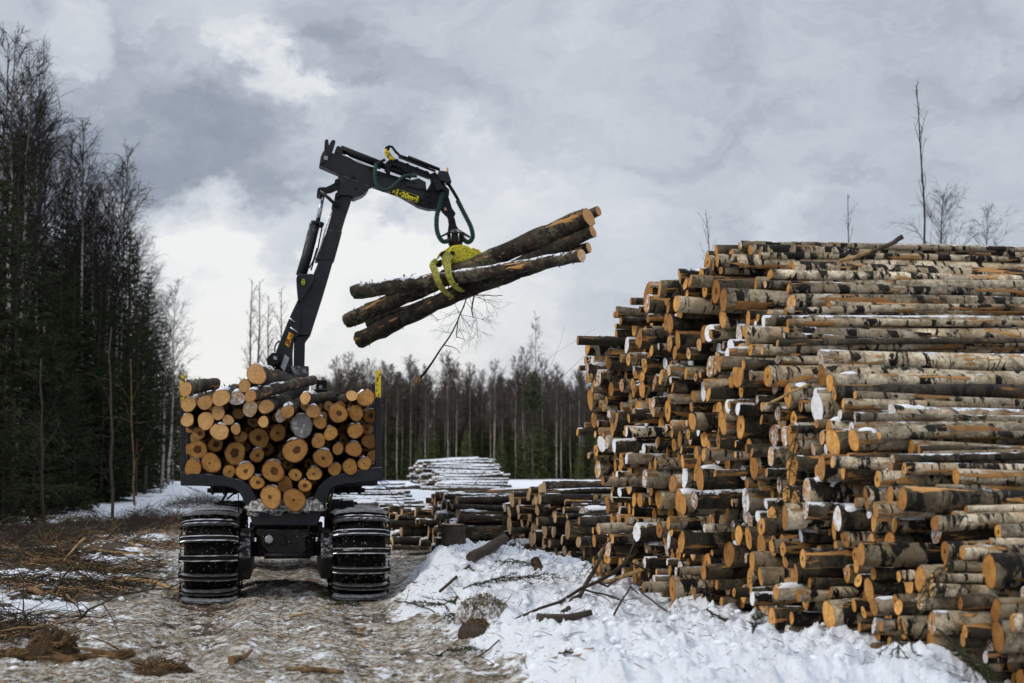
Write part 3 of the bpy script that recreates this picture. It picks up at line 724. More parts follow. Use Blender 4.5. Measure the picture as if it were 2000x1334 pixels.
def shoe_mesh(seedv):
    rg = random.Random(seedv); mb = MB(); n = 12
    us = [-.5 + i / n for i in range(n + 1)]
    def arch(u): return .036 * (1 - (2 * u) ** 2) + (-.028 * max(0, abs(2 * u) - .82) / .18)
    for off, hgt, wid in ((-.036, .052, .020), (.036, .044, .018), (0, .018, .07)):
        vs = []; fs = []
        for u in us:
            z0 = arch(u) * 1.; x_ = u * TW
            for (dy, dz) in ((-wid / 2, 0), (-wid / 2 * .7, hgt), (wid / 2 * .7, hgt), (wid / 2, 0)): vs.append((x_, off + dy, z0 + dz + rg.uniform(-.005, .005)))
        for i in range(n):
            for j in range(3): fs.append((i * 4 + j, i * 4 + j + 1, (i + 1) * 4 + j + 1, (i + 1) * 4 + j))
        fs.append((0, 1, 2, 3)); fs.append(tuple(n * 4 + j for j in (3, 2, 1, 0)))
        mb.add(vs, fs, 0 if hgt > .02 else 1, False)
    for s in (-1, 1):       # link ears and side plates
        mb.box((s * TW * .485, 0, -.01), (.024, .13, .045), None, 1)
        mb.box((s * TW * .44, .0, -.035), (.03, .06, .09), None, 1)
        mb.tube([(s * TW * .50, -.06, -.012), (s * TW * .50, .06, -.012)], .017, 6, 1)
        mb.box((s * TW * .485, .105, -.01), (.02, .05, .035), None, 1)
    mb.box((rg.uniform(-.2, .2), 0, .045), (.05, .05, .02), None, 1)
    me = mb.mesh('track_shoe'); me.materials.append(M['steel']); me.materials.append(M['steeld']); return me
shoes = [shoe_mesh(i) for i in range(3)]
def dirt_lump(parent, p, s, rng, name='packed_snow', m_='dirtysnow'):
    nu, nv = 12, 8; vs = []; fs = []
    for j in range(nv + 1):
        b = math.pi * j / nv
        for i in range(nu):
            a = 2 * math.pi * i / nu; k = 1 + .35 * (rng.rand() - .5)
            vs.append((p[0] + s[0] * k * math.sin(b) * math.cos(a), p[1] + s[1] * k * math.sin(b) * math.sin(a), p[2] + s[2] * k * math.cos(b)))
    for j in range(nv):
        for i in range(nu): fs.append((j * nu + i, j * nu + (i + 1) % nu, (j + 1) * nu + (i + 1) % nu, (j + 1) * nu + i))
    mb = MB(); mb.add(vs, fs, 0, True); return mb.build(name, M[m_], parent)
for side, sx in enumerate((-1.09, 1.09)):
    tr = empty('track'); tr.parent = fw
    RT_ = WR + .012; per = 2 * WB + 2 * math.pi * RT_; N = 26
    for i in range(N):
        s_ = (i + .35 + side * .3) / N * per; y0, y1 = .66, .66 + WB
        # start at the bottom under the front wheel, go back along the ground, up round the rear wheel, forward on top
        if s_ < WB: c = (y1 - s_, WR - RT_); ang = math.pi
        elif s_ < WB + math.pi * RT_:
            a = (s_ - WB) / RT_; c = (y0 - math.sin(a) * RT_, WR - math.cos(a) * RT_); ang = math.pi + a
        elif s_ < 2 * WB + math.pi * RT_: c = (y0 + s_ - WB - math.pi * RT_, WR + RT_ - .03 * math.sin((s_ - WB - math.pi * RT_) / WB * math.pi)); ang = 2 * math.pi
        else:
            a = (s_ - 2 * WB - math.pi * RT_) / RT_; c = (y1 + math.sin(a) * RT_, WR + math.cos(a) * RT_); ang = a
        o = bpy.data.objects.new('track_shoe', shoes[i % 3]); C.objects.link(o); o.parent = tr
        rg = random.Random(i + side * 99)
        o.location = (sx + rg.uniform(-.004, .004), c[0], c[1] + .01); o.rotation_euler = (-ang, rg.uniform(-.012, .012), 0)
rgd = np.random.RandomState(4)
for (x, y, z_, s) in ((1.22, .17, 1.16, (.11, .04, .022)), (.84, -.0, .99, (.045, .03, .022)), (.90, -.03, .71, (.09, .02, .012)), (1.05, -.03, .72, (.09, .02, .014)), (1.18, -.03, .73, (.06, .02, .012))):
    dirt_lump(fw, (x, y, z_), s, rgd)
# ---- chassis, bumper, bogies
K8 = (340, 960, .22); K6 = (340, 690, .2473)
mb = MB(); mb.box((0, 3.55, .98), (.62, 5.5, .34)); mb.box((0, 3.55, 1.2), (.42, 5.5, .12)); mb.box((0, 1.4, .72), (.9, .34, .34)); mb.box((0, 1.4, .66), (1.5, .2, .22))
mb.build('rear_frame', M['muddy'], fw, .02)
for s in (-1, 1):
    mb = MB(); mb.prism([(s * .50, .25, .28), (s * .50, .12, .60), (s * .50, .5, .95), (s * .50, 2.3, .95), (s * .50, 2.75, .6), (s * .50, 2.6, .28)], (s * .19, 0, 0)); mb.build('bogie_case', M['muddy'], fw, .03)
plate('rear_bumper', [(735, 340), (1205, 335), (1200, 380), (1170, 410), (1165, 480), (1170, 520), (1130, 556), (850, 558), (800, 500), (778, 480), (770, 410), (740, 390)], .38, .22, M['muddy'], sc=K8)
for k_, (u, v) in enumerate(((760, 360), (1180, 360), (1050, 400), (1120, 400), (1090, 460), (905, 500), (1060, 520))):
    q = VP(340 + .22 * u, 960 + .22 * v, .38); mb = MB(); mb.tube([q + Vector((0, .02, 0)), q - Vector((0, .018, 0))], .016, 6); mb.build('bolt', M['steeld'], fw)
rod('bumper_tube', [(800, 572), (1215, 568)], .36, .045, M['black'], sc=K8)
plate('lamp_bracket', [(795, 375), (885, 375), (885, 482), (800, 482)], .36, .05, M['black'], sc=K8, bevel=.008)
mb = MB(); a = VP(340 + .22 * 843, 960 + .22 * 425, .33); mb.tube([a + Vector((0, .05, 0)), a, a - Vector((0, .015, 0))], [.062, .062, .045], 18); mb.build('rear_lamp', M['lens'], fw)
plate('tow_hook', [(940, 395), (985, 390), (995, 470), (960, 482), (945, 460)], .30, .09, M['black'], sc=K8, bevel=.01)
mb = MB(); mb.box((0, .62, 1.25), (1.15, .35, .14)); mb.box((0, .70, 1.12), (.95, .4, .2)); mb.build('hitch_beam', M['black'], fw, .02)
# snow and mud packed on the rear beam
def crust(name, x0, x1, y0, y1, z_, th, m_, parent, seed):
    nx, ny = 40, 12; xs = np.linspace(x0, x1, nx); ys = np.linspace(y0, y1, ny); X, Y = np.meshgrid(xs, ys, indexing='ij')
    h = billow(X * 6, Y * 6, 3, seed) * th + fbm(X * 19, Y * 19, 3, seed) * th * .6
    e = np.clip(np.minimum(np.minimum(X - x0, x1 - X) / .12, np.minimum(Y - y0, y1 - Y) / .06), 0, 1) ** .5
    Z = z_ + h * e - .05 * (1 - e); Yd = Y - .06 * fbm(X * 9, Y * 3, 3, seed + 3)
    fs = [(i * ny + j, (i + 1) * ny + j, (i + 1) * ny + j + 1, i * ny + j + 1) for i in range(nx - 1) for j in range(ny - 1)]
    mb = MB(); V = np.stack([X, Yd, Z], -1).reshape(-1, 3).tolist(); mb.add(V, fs, 0, True); return mb.build(name, M[m_], parent, fix=False)
mb = MB(); rg = np.random.RandomState(8)
crust('packed_snow', -.56, .56, .22, .62, 1.32, .13, 'dirtysnow', fw, 5)
for i in range(16):
    x = rg.uniform(-.52, .52); dirt_lump(fw, (x, .28 + rg.rand() * .1, 1.22 + rg.rand() * .16), (rg.uniform(.05, .12), .06, rg.uniform(.03, .07)), rg)
# ---- bolster, stakes
BY = .30
bol = [(50, 935), (400, 968), (470, 985), (540, 1005), (590, 1040), (630, 1095), (655, 1150), (668, 1215), (672, 1260), (1070, 1265), (1085, 1180), (1110, 1110), (1150, 1045), (1195, 1000), (1250, 970), (1320, 945), (1420, 930), (1600, 898),
       (1645, 900), (1652, 1003), (1500, 1018), (1340, 1035), (1275, 1050), (1235, 1078), (1210, 1125), (1180, 1230), (1150, 1310), (1130, 1360), (620, 1360), (600, 1290), (575, 1215), (545, 1150), (510, 1095), (450, 1062), (380, 1050), (50, 1046)]
plate('bunk_bolster', bol, BY, .16, M['paint'], sc=K6, bevel=.015)
def stake(u0, u1, vt, vy, vb, c, tipc=True):
    st = plate('bunk_stake', [(u0, vy), (u1, vy), (u1 + 4, vb), (u0 - 2, vb)], c, .12, M['paint'], sc=K6, bevel=.01)
    if tipc: plate('stake_tip', [(u0 + 1, vt), (u1 - 3, vt), (u1 - 2, vy), (u0, vy)], c + .01, .10, M['tip'], st, bevel=.008, sc=K6)
    mb = MB()
    for v in (vy + 40, vb - 60): 
        q = VP(340 + .2473 * (u0 + u1) / 2, 690 + .2473 * v, c); mb.tube([q, q - Vector((0, .012, 0))], .014, 8)
    mb.build('stake_bolt', M['steeld'], st)
stake(1592, 1637, 133, 350, 930, BY + .03)
stake(50, 86, 168, 385, 960, BY + .03)
def inner_stake(u0, u1, vt, vb, c): plate('bunk_stake', [(u0, vt), (u1, vt), (u1, vb), (u0, vb)], c, .12, M['paint'], sc=K6, bevel=.01)
inner_stake(95, 127, 210, 960, 2.2); inner_stake(1562, 1588, 238, 940, 2.2); inner_stake(120, 148, 300, 960, 4.3); inner_stake(1530, 1560, 300, 940, 4.3)
for c in (2.2, 4.3):
    s_ = 20.7 / (20.7 + c); mb = MB(); mb.prism([(-1.45, c, 1.62), (-.75, c, 1.58), (-.45, c, 1.1), (.45, c, 1.1), (.75, c, 1.58), (1.45, c, 1.62), (1.45, c, 1.8), (.6, c, 1.8), (.35, c, 1.3), (-.35, c, 1.3), (-.6, c, 1.8), (-1.45, c, 1.8)], (0, .14, 0)); mb.build('bunk_bolster', M['paint'], fw, .012)
mb = MB()
for x in [-1.3 + i * .2 for i in range(14)]: mb.box((x, 5.0, 2.3), (.05, .05, 1.75))
for z_ in (1.5, 2.2, 3.15): mb.box((0, 5.06, z_), (2.8, .06, .08))
mb.box((0, 5.12, 2.3), (2.7, .04, 1.7)); mb.build('headboard', M['black'], fw, .008)  # solid sheet behind the bars added to keep gaps in the load dark
# fender block and hoses beside the rear tyre
plate('toolbox', [(1225, 1175), (1410, 1168), (1424, 1200), (1424, 1250), (1230, 1262)], 1.6, .5, M['paint'], sc=K6)
rod('hydraulic_hose', [(1240, 1050), (1215, 1100), (1190, 1200), (1178, 1290)], .25, .016, M['black'], sc=K6)
rod('hydraulic_hose', [(1262, 1060), (1245, 1130), (1230, 1200), (1215, 1300)], .28, .016, M['black'], sc=K6)
rod('hydraulic_hose', [(430, 1075), (412, 1110), (370, 1180)], .5, .018, M['black'], sc=K6)
rod('hydraulic_hose', [(500, 1085), (470, 1110), (420, 1150)], .52, .014, M['black'], sc=K6)
rod('hydraulic_hose', [(505, 1095), (512, 1200), (508, 1260)], .52, .008, M['black'], sc=K6)
# ---- front half: frame, cab and hood, mostly hidden behind the load
mb = MB(); mb.box((0, 7.4, .95), (.8, 3.6, .5)); mb.box((0, 7.35, .7), (1.4, .3, .3)); mb.build('front_frame', M['black'], fw, .02)
mb = MB(); mb.prism([(-.80, 5.75, 1.25), (-.80, 5.75, 2.6), (-.74, 5.85, 3.22), (-.74, 7.15, 3.22), (-.80, 7.5, 2.5), (-.80, 7.4, 1.25)], (1.60, 0, 0)); cab = mb.build('cab', M['cabgreen'], fw, .04)
mb = MB(); mb.prism([(-.66, 5.735, 1.95), (.66, 5.735, 1.95), (.66, 5.735, 2.6), (.60, 5.79, 3.02), (-.60, 5.79, 3.02), (-.66, 5.735, 2.6)], (0, .01, 0)); mb.build('rear_window', M['glass'], cab)
for s in (-1, 1):
    mb = MB(); mb.prism([(s * .804, 5.95, 1.9), (s * .804, 5.95, 2.6), (s * .78, 6.0, 3.05), (s * .78, 7.0, 3.05), (s * .804, 7.3, 2.5), (s * .804, 7.2, 1.9)], (s * .006, 0, 0)); mb.build('side_window', M['glass'], cab)
mb = MB(); mb.prism([(-.7, 7.55, 1.25), (-.7, 7.55, 2.05), (-.7, 8.9, 1.85), (-.7, 9.2, 1.3)], (1.4, 0, 0)); mb.build('hood', M['cabgreen'], fw, .05)
b = VP(628, 751, 5.9); mb = MB(); mb.box(b, (.20, .12, .16)); mb.box(b + Vector((-.02, 0, -.12)), (.28, .06, .05)); lb = mb.build('work_lamp', M['black'], fw, .01)
mb = MB(); q = b + Vector((-.02, -.075, -.05)); mb.tube([q, q - Vector((0, .01, 0))], .035, 12); mb.build('lens', M['lens'], lb)
plate('cab_rail', [(1275, 322), (1318, 322), (1318, 345), (1275, 345)], 5.8, .05, M['black'], sc=K6, bevel=.004)

# ---- crane: pillar, boom, outer boom
CC = 5.45
K2 = (500, 250, .3972); KZ = (420, 500, .2099); K5 = (740, 270, .1724); K3 = (620, 380, .3)
rod('crane_pillar', [(757, 1030), (757, 1500)], CC + .15, [.23, .25], M['paint'], sc=KZ, n=20)
mbm = MB()
def pp(K, pts): return [(K[0] + K[2] * u, K[1] + K[2] * v) for u, v in pts]
def addp(mb, K, pts, c, th): mb.prism([VP(x, y, c) for x, y in pp(K, pts)], (0, th, 0))
addp(mbm, KZ, [(1112, -5), (1060, 180), (1000, 380), (884, 742), (772, 738), (690, 700), (770, 410), (905, 190), (960, 60), (985, -5)], CC - .02, .40)
addp(mbm, KZ, [(560, 905), (600, 800), (690, 575), (770, 405), (800, 470), (790, 735), (735, 770), (722, 900), (725, 1060), (700, 1105), (650, 1100), (600, 1010)], CC - .05, .46)
addp(mbm, KZ, [(735, 745), (880, 742), (838, 800), (832, 1075), (800, 1108), (730, 1060)], CC + .02, .34)
mainb = mbm.build('main_boom', M['paint'], fw, .018)
mbm = MB()
addp(mbm, K2, [(352, 500), (424, 506), (412, 552), (385, 650), (290, 650), (320, 570)], CC - .03, .42)
addp(mbm, K2, [(398, 325), (478, 328), (440, 440), (418, 515), (345, 515), (375, 410)], CC + .03, .28)
mbm.build('boom_extension', M['paint'], mainb, .015)
mbm = MB(); addp(mbm, KZ, [(755, 215), (762, 185), (780, 168), (905, 165), (922, 180), (922, 200), (905, 260), (800, 420), (770, 405), (762, 330)], CC - .10, .05)
addp(mbm, KZ, [(790, 300), (900, 230), (880, 300), (800, 400)], CC - .05, .44)
mbm.build('cylinder_bracket', M['paint'], mainb, .008)
rod('cylinder_barrel', [(800, 185), (855, 0), (928, -295)], CC + .14, .10, M['paint'], mainb, sc=KZ)
mbm = MB(); rod('', [(303, 462), (300, 478)], CC + .14, .125, None, sc=K2, build=False, mb=mbm); rod('', [(318, 463), (316, 490)], CC - .02, .03, None, sc=K2, build=False, mb=mbm)
rod('', [(325, 485), (305, 590), (270, 700)], CC - .06, .014, None, sc=K2, build=False, mb=mbm); mbm.build('cylinder_collar', M['black'], mainb)
rod('cylinder_rod', [(303, 465), (328, 330)], CC + .14, .042, M['chrome'], mainb, sc=K2)
rod('hydraulic_pipe', [(312, 610), (330, 540), (358, 440), (380, 400)], CC - .04, .014, M['chrome'], mainb, sc=K2)
rod('hydraulic_pipe', [(262, 690), (282, 650), (300, 590)], CC - .06, .013, M['steeld'], mainb, sc=K2)
for (pa, pb) in (((702, 664), (765, 712)), ((690, 575), (738, 615))):
    rod('pipe_clamp', [pa, pb], CC - .09, .016, M['steel'], mainb, sc=KZ, n=8)
rod('cable', [(600, 790), (575, 810), (557, 845), (556, 895)], CC - .08, .014, M['black'], mainb, sc=KZ, n=8)
mbm = MB(); q = VP(420 + .2099 * 820, 500 + .2099 * 242, CC - .11); nn = 20
mbm.add([(q.x + .036 * math.cos(a), q.y, q.z + .062 * math.sin(a)) for a in [2 * math.pi * i / nn for i in range(nn)]] + [(q.x + .036 * math.cos(a), q.y + .01, q.z + .062 * math.sin(a)) for a in [2 * math.pi * i / nn for i in range(nn)]],
        [tuple(range(nn))] + [(i, (i + 1) % nn, nn + (i + 1) % nn, nn + i) for i in range(nn)])
bd = mbm.build('badge', M['logo'], mainb)
mbm = MB(); ring = [Vector((q.x + .029 * math.cos(a), q.y - .003, q.z + .052 * math.sin(a))) for a in [2 * math.pi * i / nn for i in range(nn + 1)]]; mbm.tube(ring, .0035, 4)
mbm.tube([q + Vector((-.018, -.004, -.015)), q + Vector((-.004, -.004, .006)), q + Vector((.012, -.004, .0)), q + Vector((.016, -.004, -.02))], .005, 4)
mbm.tube([q + Vector((.008, -.004, .003)), q + Vector((.014, -.004, .028)), q + Vector((.004, -.004, .036))], .0045, 4)
mbm.build('emblem', M['signy'], mainb)
stk = plate('warning_sticker', [(690, 705), (728, 735), (686, 850), (649, 818)], CC - .062, .006, M['orange'], mainb, bevel=0, sc=KZ)
mbm = MB()
def tri(mb, K, a, b, c_, cc, w_=.007):
    pts_ = [VP(x, y, cc) for x, y in pp(K, [a, b, c_])]
    for i in range(3): mb.tube([pts_[i], pts_[(i + 1) % 3]], w_, 4)
tri(mbm, KZ, (672, 770), (657, 812), (698, 806), CC - .066)
for a_, b_ in (((676, 785), (678, 800)), ((682, 838), (688, 812)), ((705, 740), (712, 762)), ((696, 745), (712, 752)), ((690, 780), (714, 772)), ((700, 728), (716, 740))):
    pa, pb = [VP(x, y, CC - .066) for x, y in pp(KZ, [a_, b_])]; mbm.tube([pa, pb], .008, 4)
mbm.build('sticker_symbol', M['black'], mainb)
plate('data_plate', [(650, 915), (692, 948), (645, 1072), (609, 1032)], CC - .085, .01, M['plate'], mainb, bevel=0, sc=KZ)
plate('tilt_box', [(475, 962), (530, 898), (604, 900), (636, 962), (585, 1008), (500, 1035)], CC - .12, .30, M['black'], mainb, bevel=.015, sc=KZ)
plate('lens', [(540, 930), (572, 935), (580, 968), (545, 962)], CC - .135, .02, M['lens'], mainb, bevel=.004, sc=KZ)
plate('base_bracket', [(500, 1010), (640, 960), (720, 1060), (800, 1045), (795, 1145), (690, 1150), (560, 1075)], CC + .05, .3, M['black'], mainb, sc=KZ)
for (u, v) in ((690, 1055), (785, 215)):
    a = VP(420 + .2099 * u, 500 + .2099 * v, CC - .12); mb = MB(); mb.tube([a + Vector((0, .6, 0)), a], .05 if v > 500 else .035, 14); mb.build('pivot_pin', M['black'], mainb)

# outer boom
mbo = MB()
addp(mbo, K2, [(330, 112), (348, 118), (420, 128), (588, 195), (582, 275), (548, 292), (405, 222), (311, 181), (318, 140)], CC - .0, .34)
addp(mbo, K2, [(405, 222), (470, 250), (560, 285), (548, 308), (528, 326), (482, 345), (462, 332), (400, 332), (404, 262)], CC - .03, .40)
outer = mbo.build('outer_boom', M['paint'], fw, .016)
mbo = MB()
addp(mbo, K2, [(584, 205), (640, 222), (700, 245), (770, 262), (830, 300), (880, 330), (905, 398), (848, 398), (800, 384), (700, 325), (575, 285)], CC + .04, .26)
addp(mbo, K2, [(740, 262), (800, 245), (835, 265), (838, 300), (800, 300), (736, 285)], CC + .0, .34)
addp(mbo, K2, [(660, 296), (700, 296), (810, 336), (806, 372), (700, 325), (655, 312)], CC - .005, .06)
mbo.build('telescopic_boom', M['paint'], outer, .012)
mbo = MB()
for dc in (-.03, .27): addp(mbo, K2, [(312, 180), (335, 108), (338, 60), (347, 53), (356, 58), (358, 84), (370, 62), (380, 56), (391, 62), (390, 74), (378, 112), (372, 125), (340, 170)], CC + dc, .05)
mbo.build('boom_horn', M['paint'], outer, .01)
plate('sticker', [(336, 135), (354, 140), (352, 158), (333, 154)], CC - .036, .004, M['plate'], outer, bevel=0, sc=K2)
plate('boom_lug', [(385, 118), (395, 92), (405, 86), (418, 92), (428, 120), (424, 135)], CC + .0, .3, M['paint'], outer, sc=K2)
mbo = MB(); rod('', [(415, 103), (612, 180)], CC + .16, .075, None, sc=K2, build=False, mb=mbo); rod('', [(606, 178), (618, 182)], CC + .16, .092, None, sc=K2, build=False, mb=mbo)
mbo.build('cylinder_barrel', M['black'], outer)
rod('cylinder_rod', [(612, 181), (765, 238)], CC + .16, .058, M['black'], outer, sc=K2)
rod('boom_pipe', [(440, 132), (500, 168), (560, 188), (600, 200)], CC - .02, .012, M['steel'], outer, sc=K2, n=8)
rod('boom_pipe', [(600, 214), (700, 244), (780, 262)], CC + .02, .014, M['steeld'], outer, sc=K2, n=8)
rod('boom_pipe', [(600, 222), (700, 250), (790, 272)], CC - .0, .010, M['steeld'], outer, sc=K2, n=8)
# link between main boom and outer boom
mbo = MB()
addp(mbo, K2, [(302, 300), (310, 291), (345, 290), (402, 262), (412, 270), (408, 300), (370, 318), (325, 326), (306, 318)], CC - .06, .06)
addp(mbo, K2, [(302, 300), (310, 291), (345, 290), (402, 262), (412, 270), (408, 300), (370, 318), (325, 326), (306, 318)], CC + .34, .06)
for (u, v) in ((314, 310), (402, 328), (402, 372), (400, 262), (388, 372)):
    a = VP(500 + .3972 * u, 250 + .3972 * v, CC - .09); mbo.tube([a, a + Vector((0, .56, 0))], .05, 12)
mbo.build('rocker_link', M['black'], outer, .008)
rod('link_arm', [(314, 312), (352, 340), (388, 374)], CC - .08, .032, M['paint'], outer, sc=K2)
mbo = MB()
for (u, v) in ((820, 350), (832, 300), (815, 372), (850, 330), (838, 385), (560, 195), (562, 285), (575, 205), (640, 205), (652, 215), (855, 300), (860, 360), (480, 240), (492, 300)):
    a = VP(500 + .3972 * u, 250 + .3972 * v, CC - .03); mbo.tube([a, a + Vector((0, .1, 0))], .028, 10)
mbo.build('boom_fitting', M['black'], outer)
# hose rails, tip box
mbo = MB()
for (a_, b_) in (((222, 212), (640, 375)), ((330, 205), (690, 350))):
    rod('', [a_, b_], CC + .0, .022, None, sc=K5, build=False, mb=mbo); rod('', [a_, b_], CC + .2, .022, None, sc=K5, build=False, mb=mbo)
mbo.build('hose_rail', M['black'], outer)
mbo = MB()
addp(mbo, K5, [(100, 250), (170, 232), (560, 380), (600, 420), (575, 455), (300, 350), (150, 300)], CC + .06, .14)
for (u, v) in ((205, 243), (325, 290), (435, 335), (545, 378)): addp(mbo, K5, [(u - 22, v + 10), (u - 18, v - 12), (u + 14, v - 8), (u + 22, v + 22)], CC + .03, .2)
addp(mbo, K5, [(82, 262), (130, 270), (130, 400), (82, 385)], CC + .08, .12)
mbo.build('hose_carrier', M['black'], outer, .006)
tipb = plate('boom_tip_box', [(682, 360), (785, 372), (828, 500), (700, 488), (672, 420)], CC - .04, .34, M['paint'], outer, sc=K5, bevel=.02)
plate('warning_flag', [(766, 372), (768, 335), (778, 328), (792, 352), (786, 378)], CC + .05, .02, M['orange'], outer, sc=K5, bevel=0)
mbo = MB()
addp(mbo, K5, [(585, 400), (640, 380), (682, 430), (740, 520), (800, 580), (795, 650), (735, 700), (715, 810), (640, 800), (560, 790), (520, 770), (500, 640), (560, 560), (600, 480)], CC + .03, .26)
mbo.tube([VP(*pp(K5, [(640, 470)])[0], CC - .04), VP(*pp(K5, [(690, 590)])[0], CC - .04)], [.07, .085], 14)
mbo.build('boom_tip', M['black'], outer, .012)
rod('hose_yellow_sleeve', [(172, 236), (120, 225), (82, 180), (76, 125)], CC + .02, .030, M['tip'], outer, sc=K5)
rod('hose_yellow_sleeve', [(172, 240), (140, 215), (112, 175), (104, 145)], CC + .16, .030, M['tip'], outer, sc=K5)
for c, col in ((CC + .02, 0), (CC + .16, 1)):
    pts_ = [(76, 130), (86, 105), (118, 90), (150, 98), (185, 145), (235, 195), (340, 232)] if col == 0 else [(104, 150), (108, 112), (128, 92), (155, 105), (190, 155), (250, 205), (345, 240)]
    rod('hydraulic_hose', pts_, c, .024, M['black'], outer, sc=K5, n=8)
mbo = MB()
for d_ in (0, 9, 18): rod('', [(230, 190 + d_), (345, 228 + d_), (690, 350 + d_)], CC - .02 + d_ * .006, .012, None, sc=K5, build=False, mb=mbo)
mbo.build('hydraulic_hose', M['black'], outer)

def curve_pts(pts, n):
    """Catmull-Rom through pixel points"""
    out = []; q = [pts[0]] + list(pts) + [pts[-1]]
    for i in range(1, len(q) - 2):
        for k in range(n):
            t = k / n; a, b, c, d = [Vector(v).to_3d() if len(v) == 2 else Vector(v) for v in q[i - 1:i + 3]]
            out.append(.5 * ((2 * b) + (c - a) * t + (2 * a - 5 * b + 4 * c - d) * t * t + (3 * b - a - 3 * c + d) * t ** 3))
    out.append(Vector(q[-1]).to_3d() if len(q[-1]) == 2 else Vector(q[-1])); return out
def corr_hose(name, pts, K, c, rad, parent, n=26, m1='green', m2='black'):
    pts = [(K[0] + K[2] * p_[0], K[1] + K[2] * p_[1], p_[2] if len(p_) > 2 else 0) for p_ in pts]
    cp = curve_pts(pts, n); w3 = [VP(q.x, q.y, c + q.z) for q in cp]
    rads = [rad * (1.12 if (i // 2) % 2 else .86) for i in range(len(w3))]
    mb = MB(); mb.tube(w3, rads, 10, mfun=lambda i: 0 if (i // 2) % 2 else 1); return mb.build(name, [M[m1], M[m2]], parent)
corr_hose('spiral_hose', [(-30, 285, .0), (-45, 400, -.05), (-28, 520, -.08), (40, 585, -.1), (120, 575, -.1), (200, 510, -.08), (260, 450, -.06), (330, 425, -.02), (430, 428, 0)], K5, CC - .14, .036, outer, 20)
rod('hydraulic_hose', [(70, 240), (20, 270), (-25, 290)], CC - .1, .028, M['black'], outer, sc=K5)

# sign with the safe distance
SC = CC - .018
s0 = VP(*pp(K5, [(160, 560)])[0], SC); s1 = VP(*pp(K5, [(460, 660)])[0], SC); s3 = VP(*pp(K5, [(448, 735)])[0], SC)
exs = (s1 - s0).normalized(); eys = (s1 - s3); eys = (eys - exs * eys.dot(exs)).normalized()
sw = (s1 - s0).length; sh_ = abs((s1 - s3).dot(eys))
def SP(u, v, d=0): return s0 + exs * (u * sw) - eys * ((1 - v) * sh_) + Vector((0, -d, 0))
mbs = MB(); mbs.prism([SP(-.02, -.08), SP(1.02, -.08), SP(1.02, 1.08), SP(-.02, 1.08)], (0, .008, 0)); sign = mbs.build('safety_sign', M['black'], outer)
mbs = MB()
def bar(u0, v0, u1, v1, w_=.012): mbs.tube([SP(u0, v0, .004), SP(u1, v1, .004)], w_ * .5, 4, smooth=False)
for a_, b_ in (((.14, .0), (.99, .0)), ((.99, .0), (.99, 1)), ((.99, 1), (.14, 1)), ((.14, 0), (.14, 1))): bar(*a_, *b_, .005)
def arrow(u, s):
    bar(u, .5, u + s * .085, .5, .016); bar(u + s * .085, .5, u + s * .045, .72, .014); bar(u + s * .085, .5, u + s * .045, .28, .014)
arrow(.37, -1); arrow(.80, 1)
def person(u, leg=1):
    mbs.tube([SP(u, .84, .003), SP(u, .84, .007)], .016, 10); bar(u, .70, u, .42, .022); bar(u - .012, .45, u - .02, .12, .010); bar(u + .012, .45, u + .02, .12, .010)
    bar(u, .68, u - .03, .42, .012); bar(u, .68, u + .03, .42, .012)
person(.20); person(.94)
bar(.165, .12, .25, .12, .012); bar(.17, .35, .24, .35, .012)
for i in range(3): bar(.03 + i * .03, .25, .05 + i * .03, .72, .010)
mbs.build('sign_symbols', M['signy'], outer)
fc = bpy.data.curves.new('sign_text', 'FONT'); fc.body = '20m'; fc.size = 1; fc.offset = .03; fc.align_x = 'CENTER'
fo = bpy.data.objects.new('t', fc); C.objects.link(fo); bpy.context.view_layer.update()
tm = bpy.data.meshes.new_from_object(fo.evaluated_get(bpy.context.evaluated_depsgraph_get())); bpy.data.objects.remove(fo)
k_ = sh_ * 1.02
vsx = [v.co.copy() for v in tm.vertices]
for v, c0 in zip(tm.vertices, vsx): v.co = SP(.585, .16, .006) + exs * (c0.x * k_ * 1.02) + eys * (c0.y * k_)
tm.materials.clear(); tm.materials.append(M['signy']); to = bpy.data.objects.new('sign_lettering', tm); C.objects.link(to); to.parent = outer
# link, rotator
mbo = MB()
addp(mbo, K5, [(700, 740), (735, 600), (790, 660), (830, 790), (872, 850), (850, 900), (858, 940), (800, 960), (790, 890), (720, 820)], CC + .06, .18)
addp(mbo, K5, [(795, 880), (860, 900), (880, 990), (925, 1055), (785, 1060), (798, 960)], CC + .08, .14)
lnk = mbo.build('swing_link', M['black'], fw, .012)
a = VP(*pp(K5, [(750, 805)])[0], CC + .05); plate('sticker', [(738, 790), (750, 780), (772, 800), (762, 825), (740, 810)], CC + .05, .006, simple('red_white_sticker', (.55, .25, .2), .5), lnk, bevel=0, sc=K5)
rt = empty('rotator'); rt.parent = fw
RC = VP(*pp(K5, [(868, 1080)])[0], CC + .15)
mbo = MB(); nn = 10
mbo.tube([RC + Vector((0, 0, .07)), RC + Vector((0, 0, .0)), RC + Vector((0, 0, -.03))], [.10, .17, .14], 20)
for s in (-1, 1): mbo.prism([RC + Vector((s * .12, -.12, .03)), RC + Vector((s * .27, -.05, -.045)), RC + Vector((s * .27, .05, -.045)), RC + Vector((s * .12, .12, .03))], (0, 0, -.03))
mbo.build('rotator_flange', M['paint'], rt, .006)
mbo = MB(); mbo.tube([RC + Vector((0, 0, -.02)), RC + Vector((0, 0, -.22)), RC + Vector((0, 0, -.23)), RC + Vector((0, 0, -.33))], [.135, .135, .115, .125], 20); mbo.build('rotator_body', M['black'], rt, .004)
mbo = MB()
for a_ in range(6): mbo.tube([RC + Vector((.145 * math.cos(a_), .145 * math.sin(a_), .03)), RC + Vector((.145 * math.cos(a_), .145 * math.sin(a_), -.16))], .014, 6)
mbo.build('bolt', M['steel'], rt)
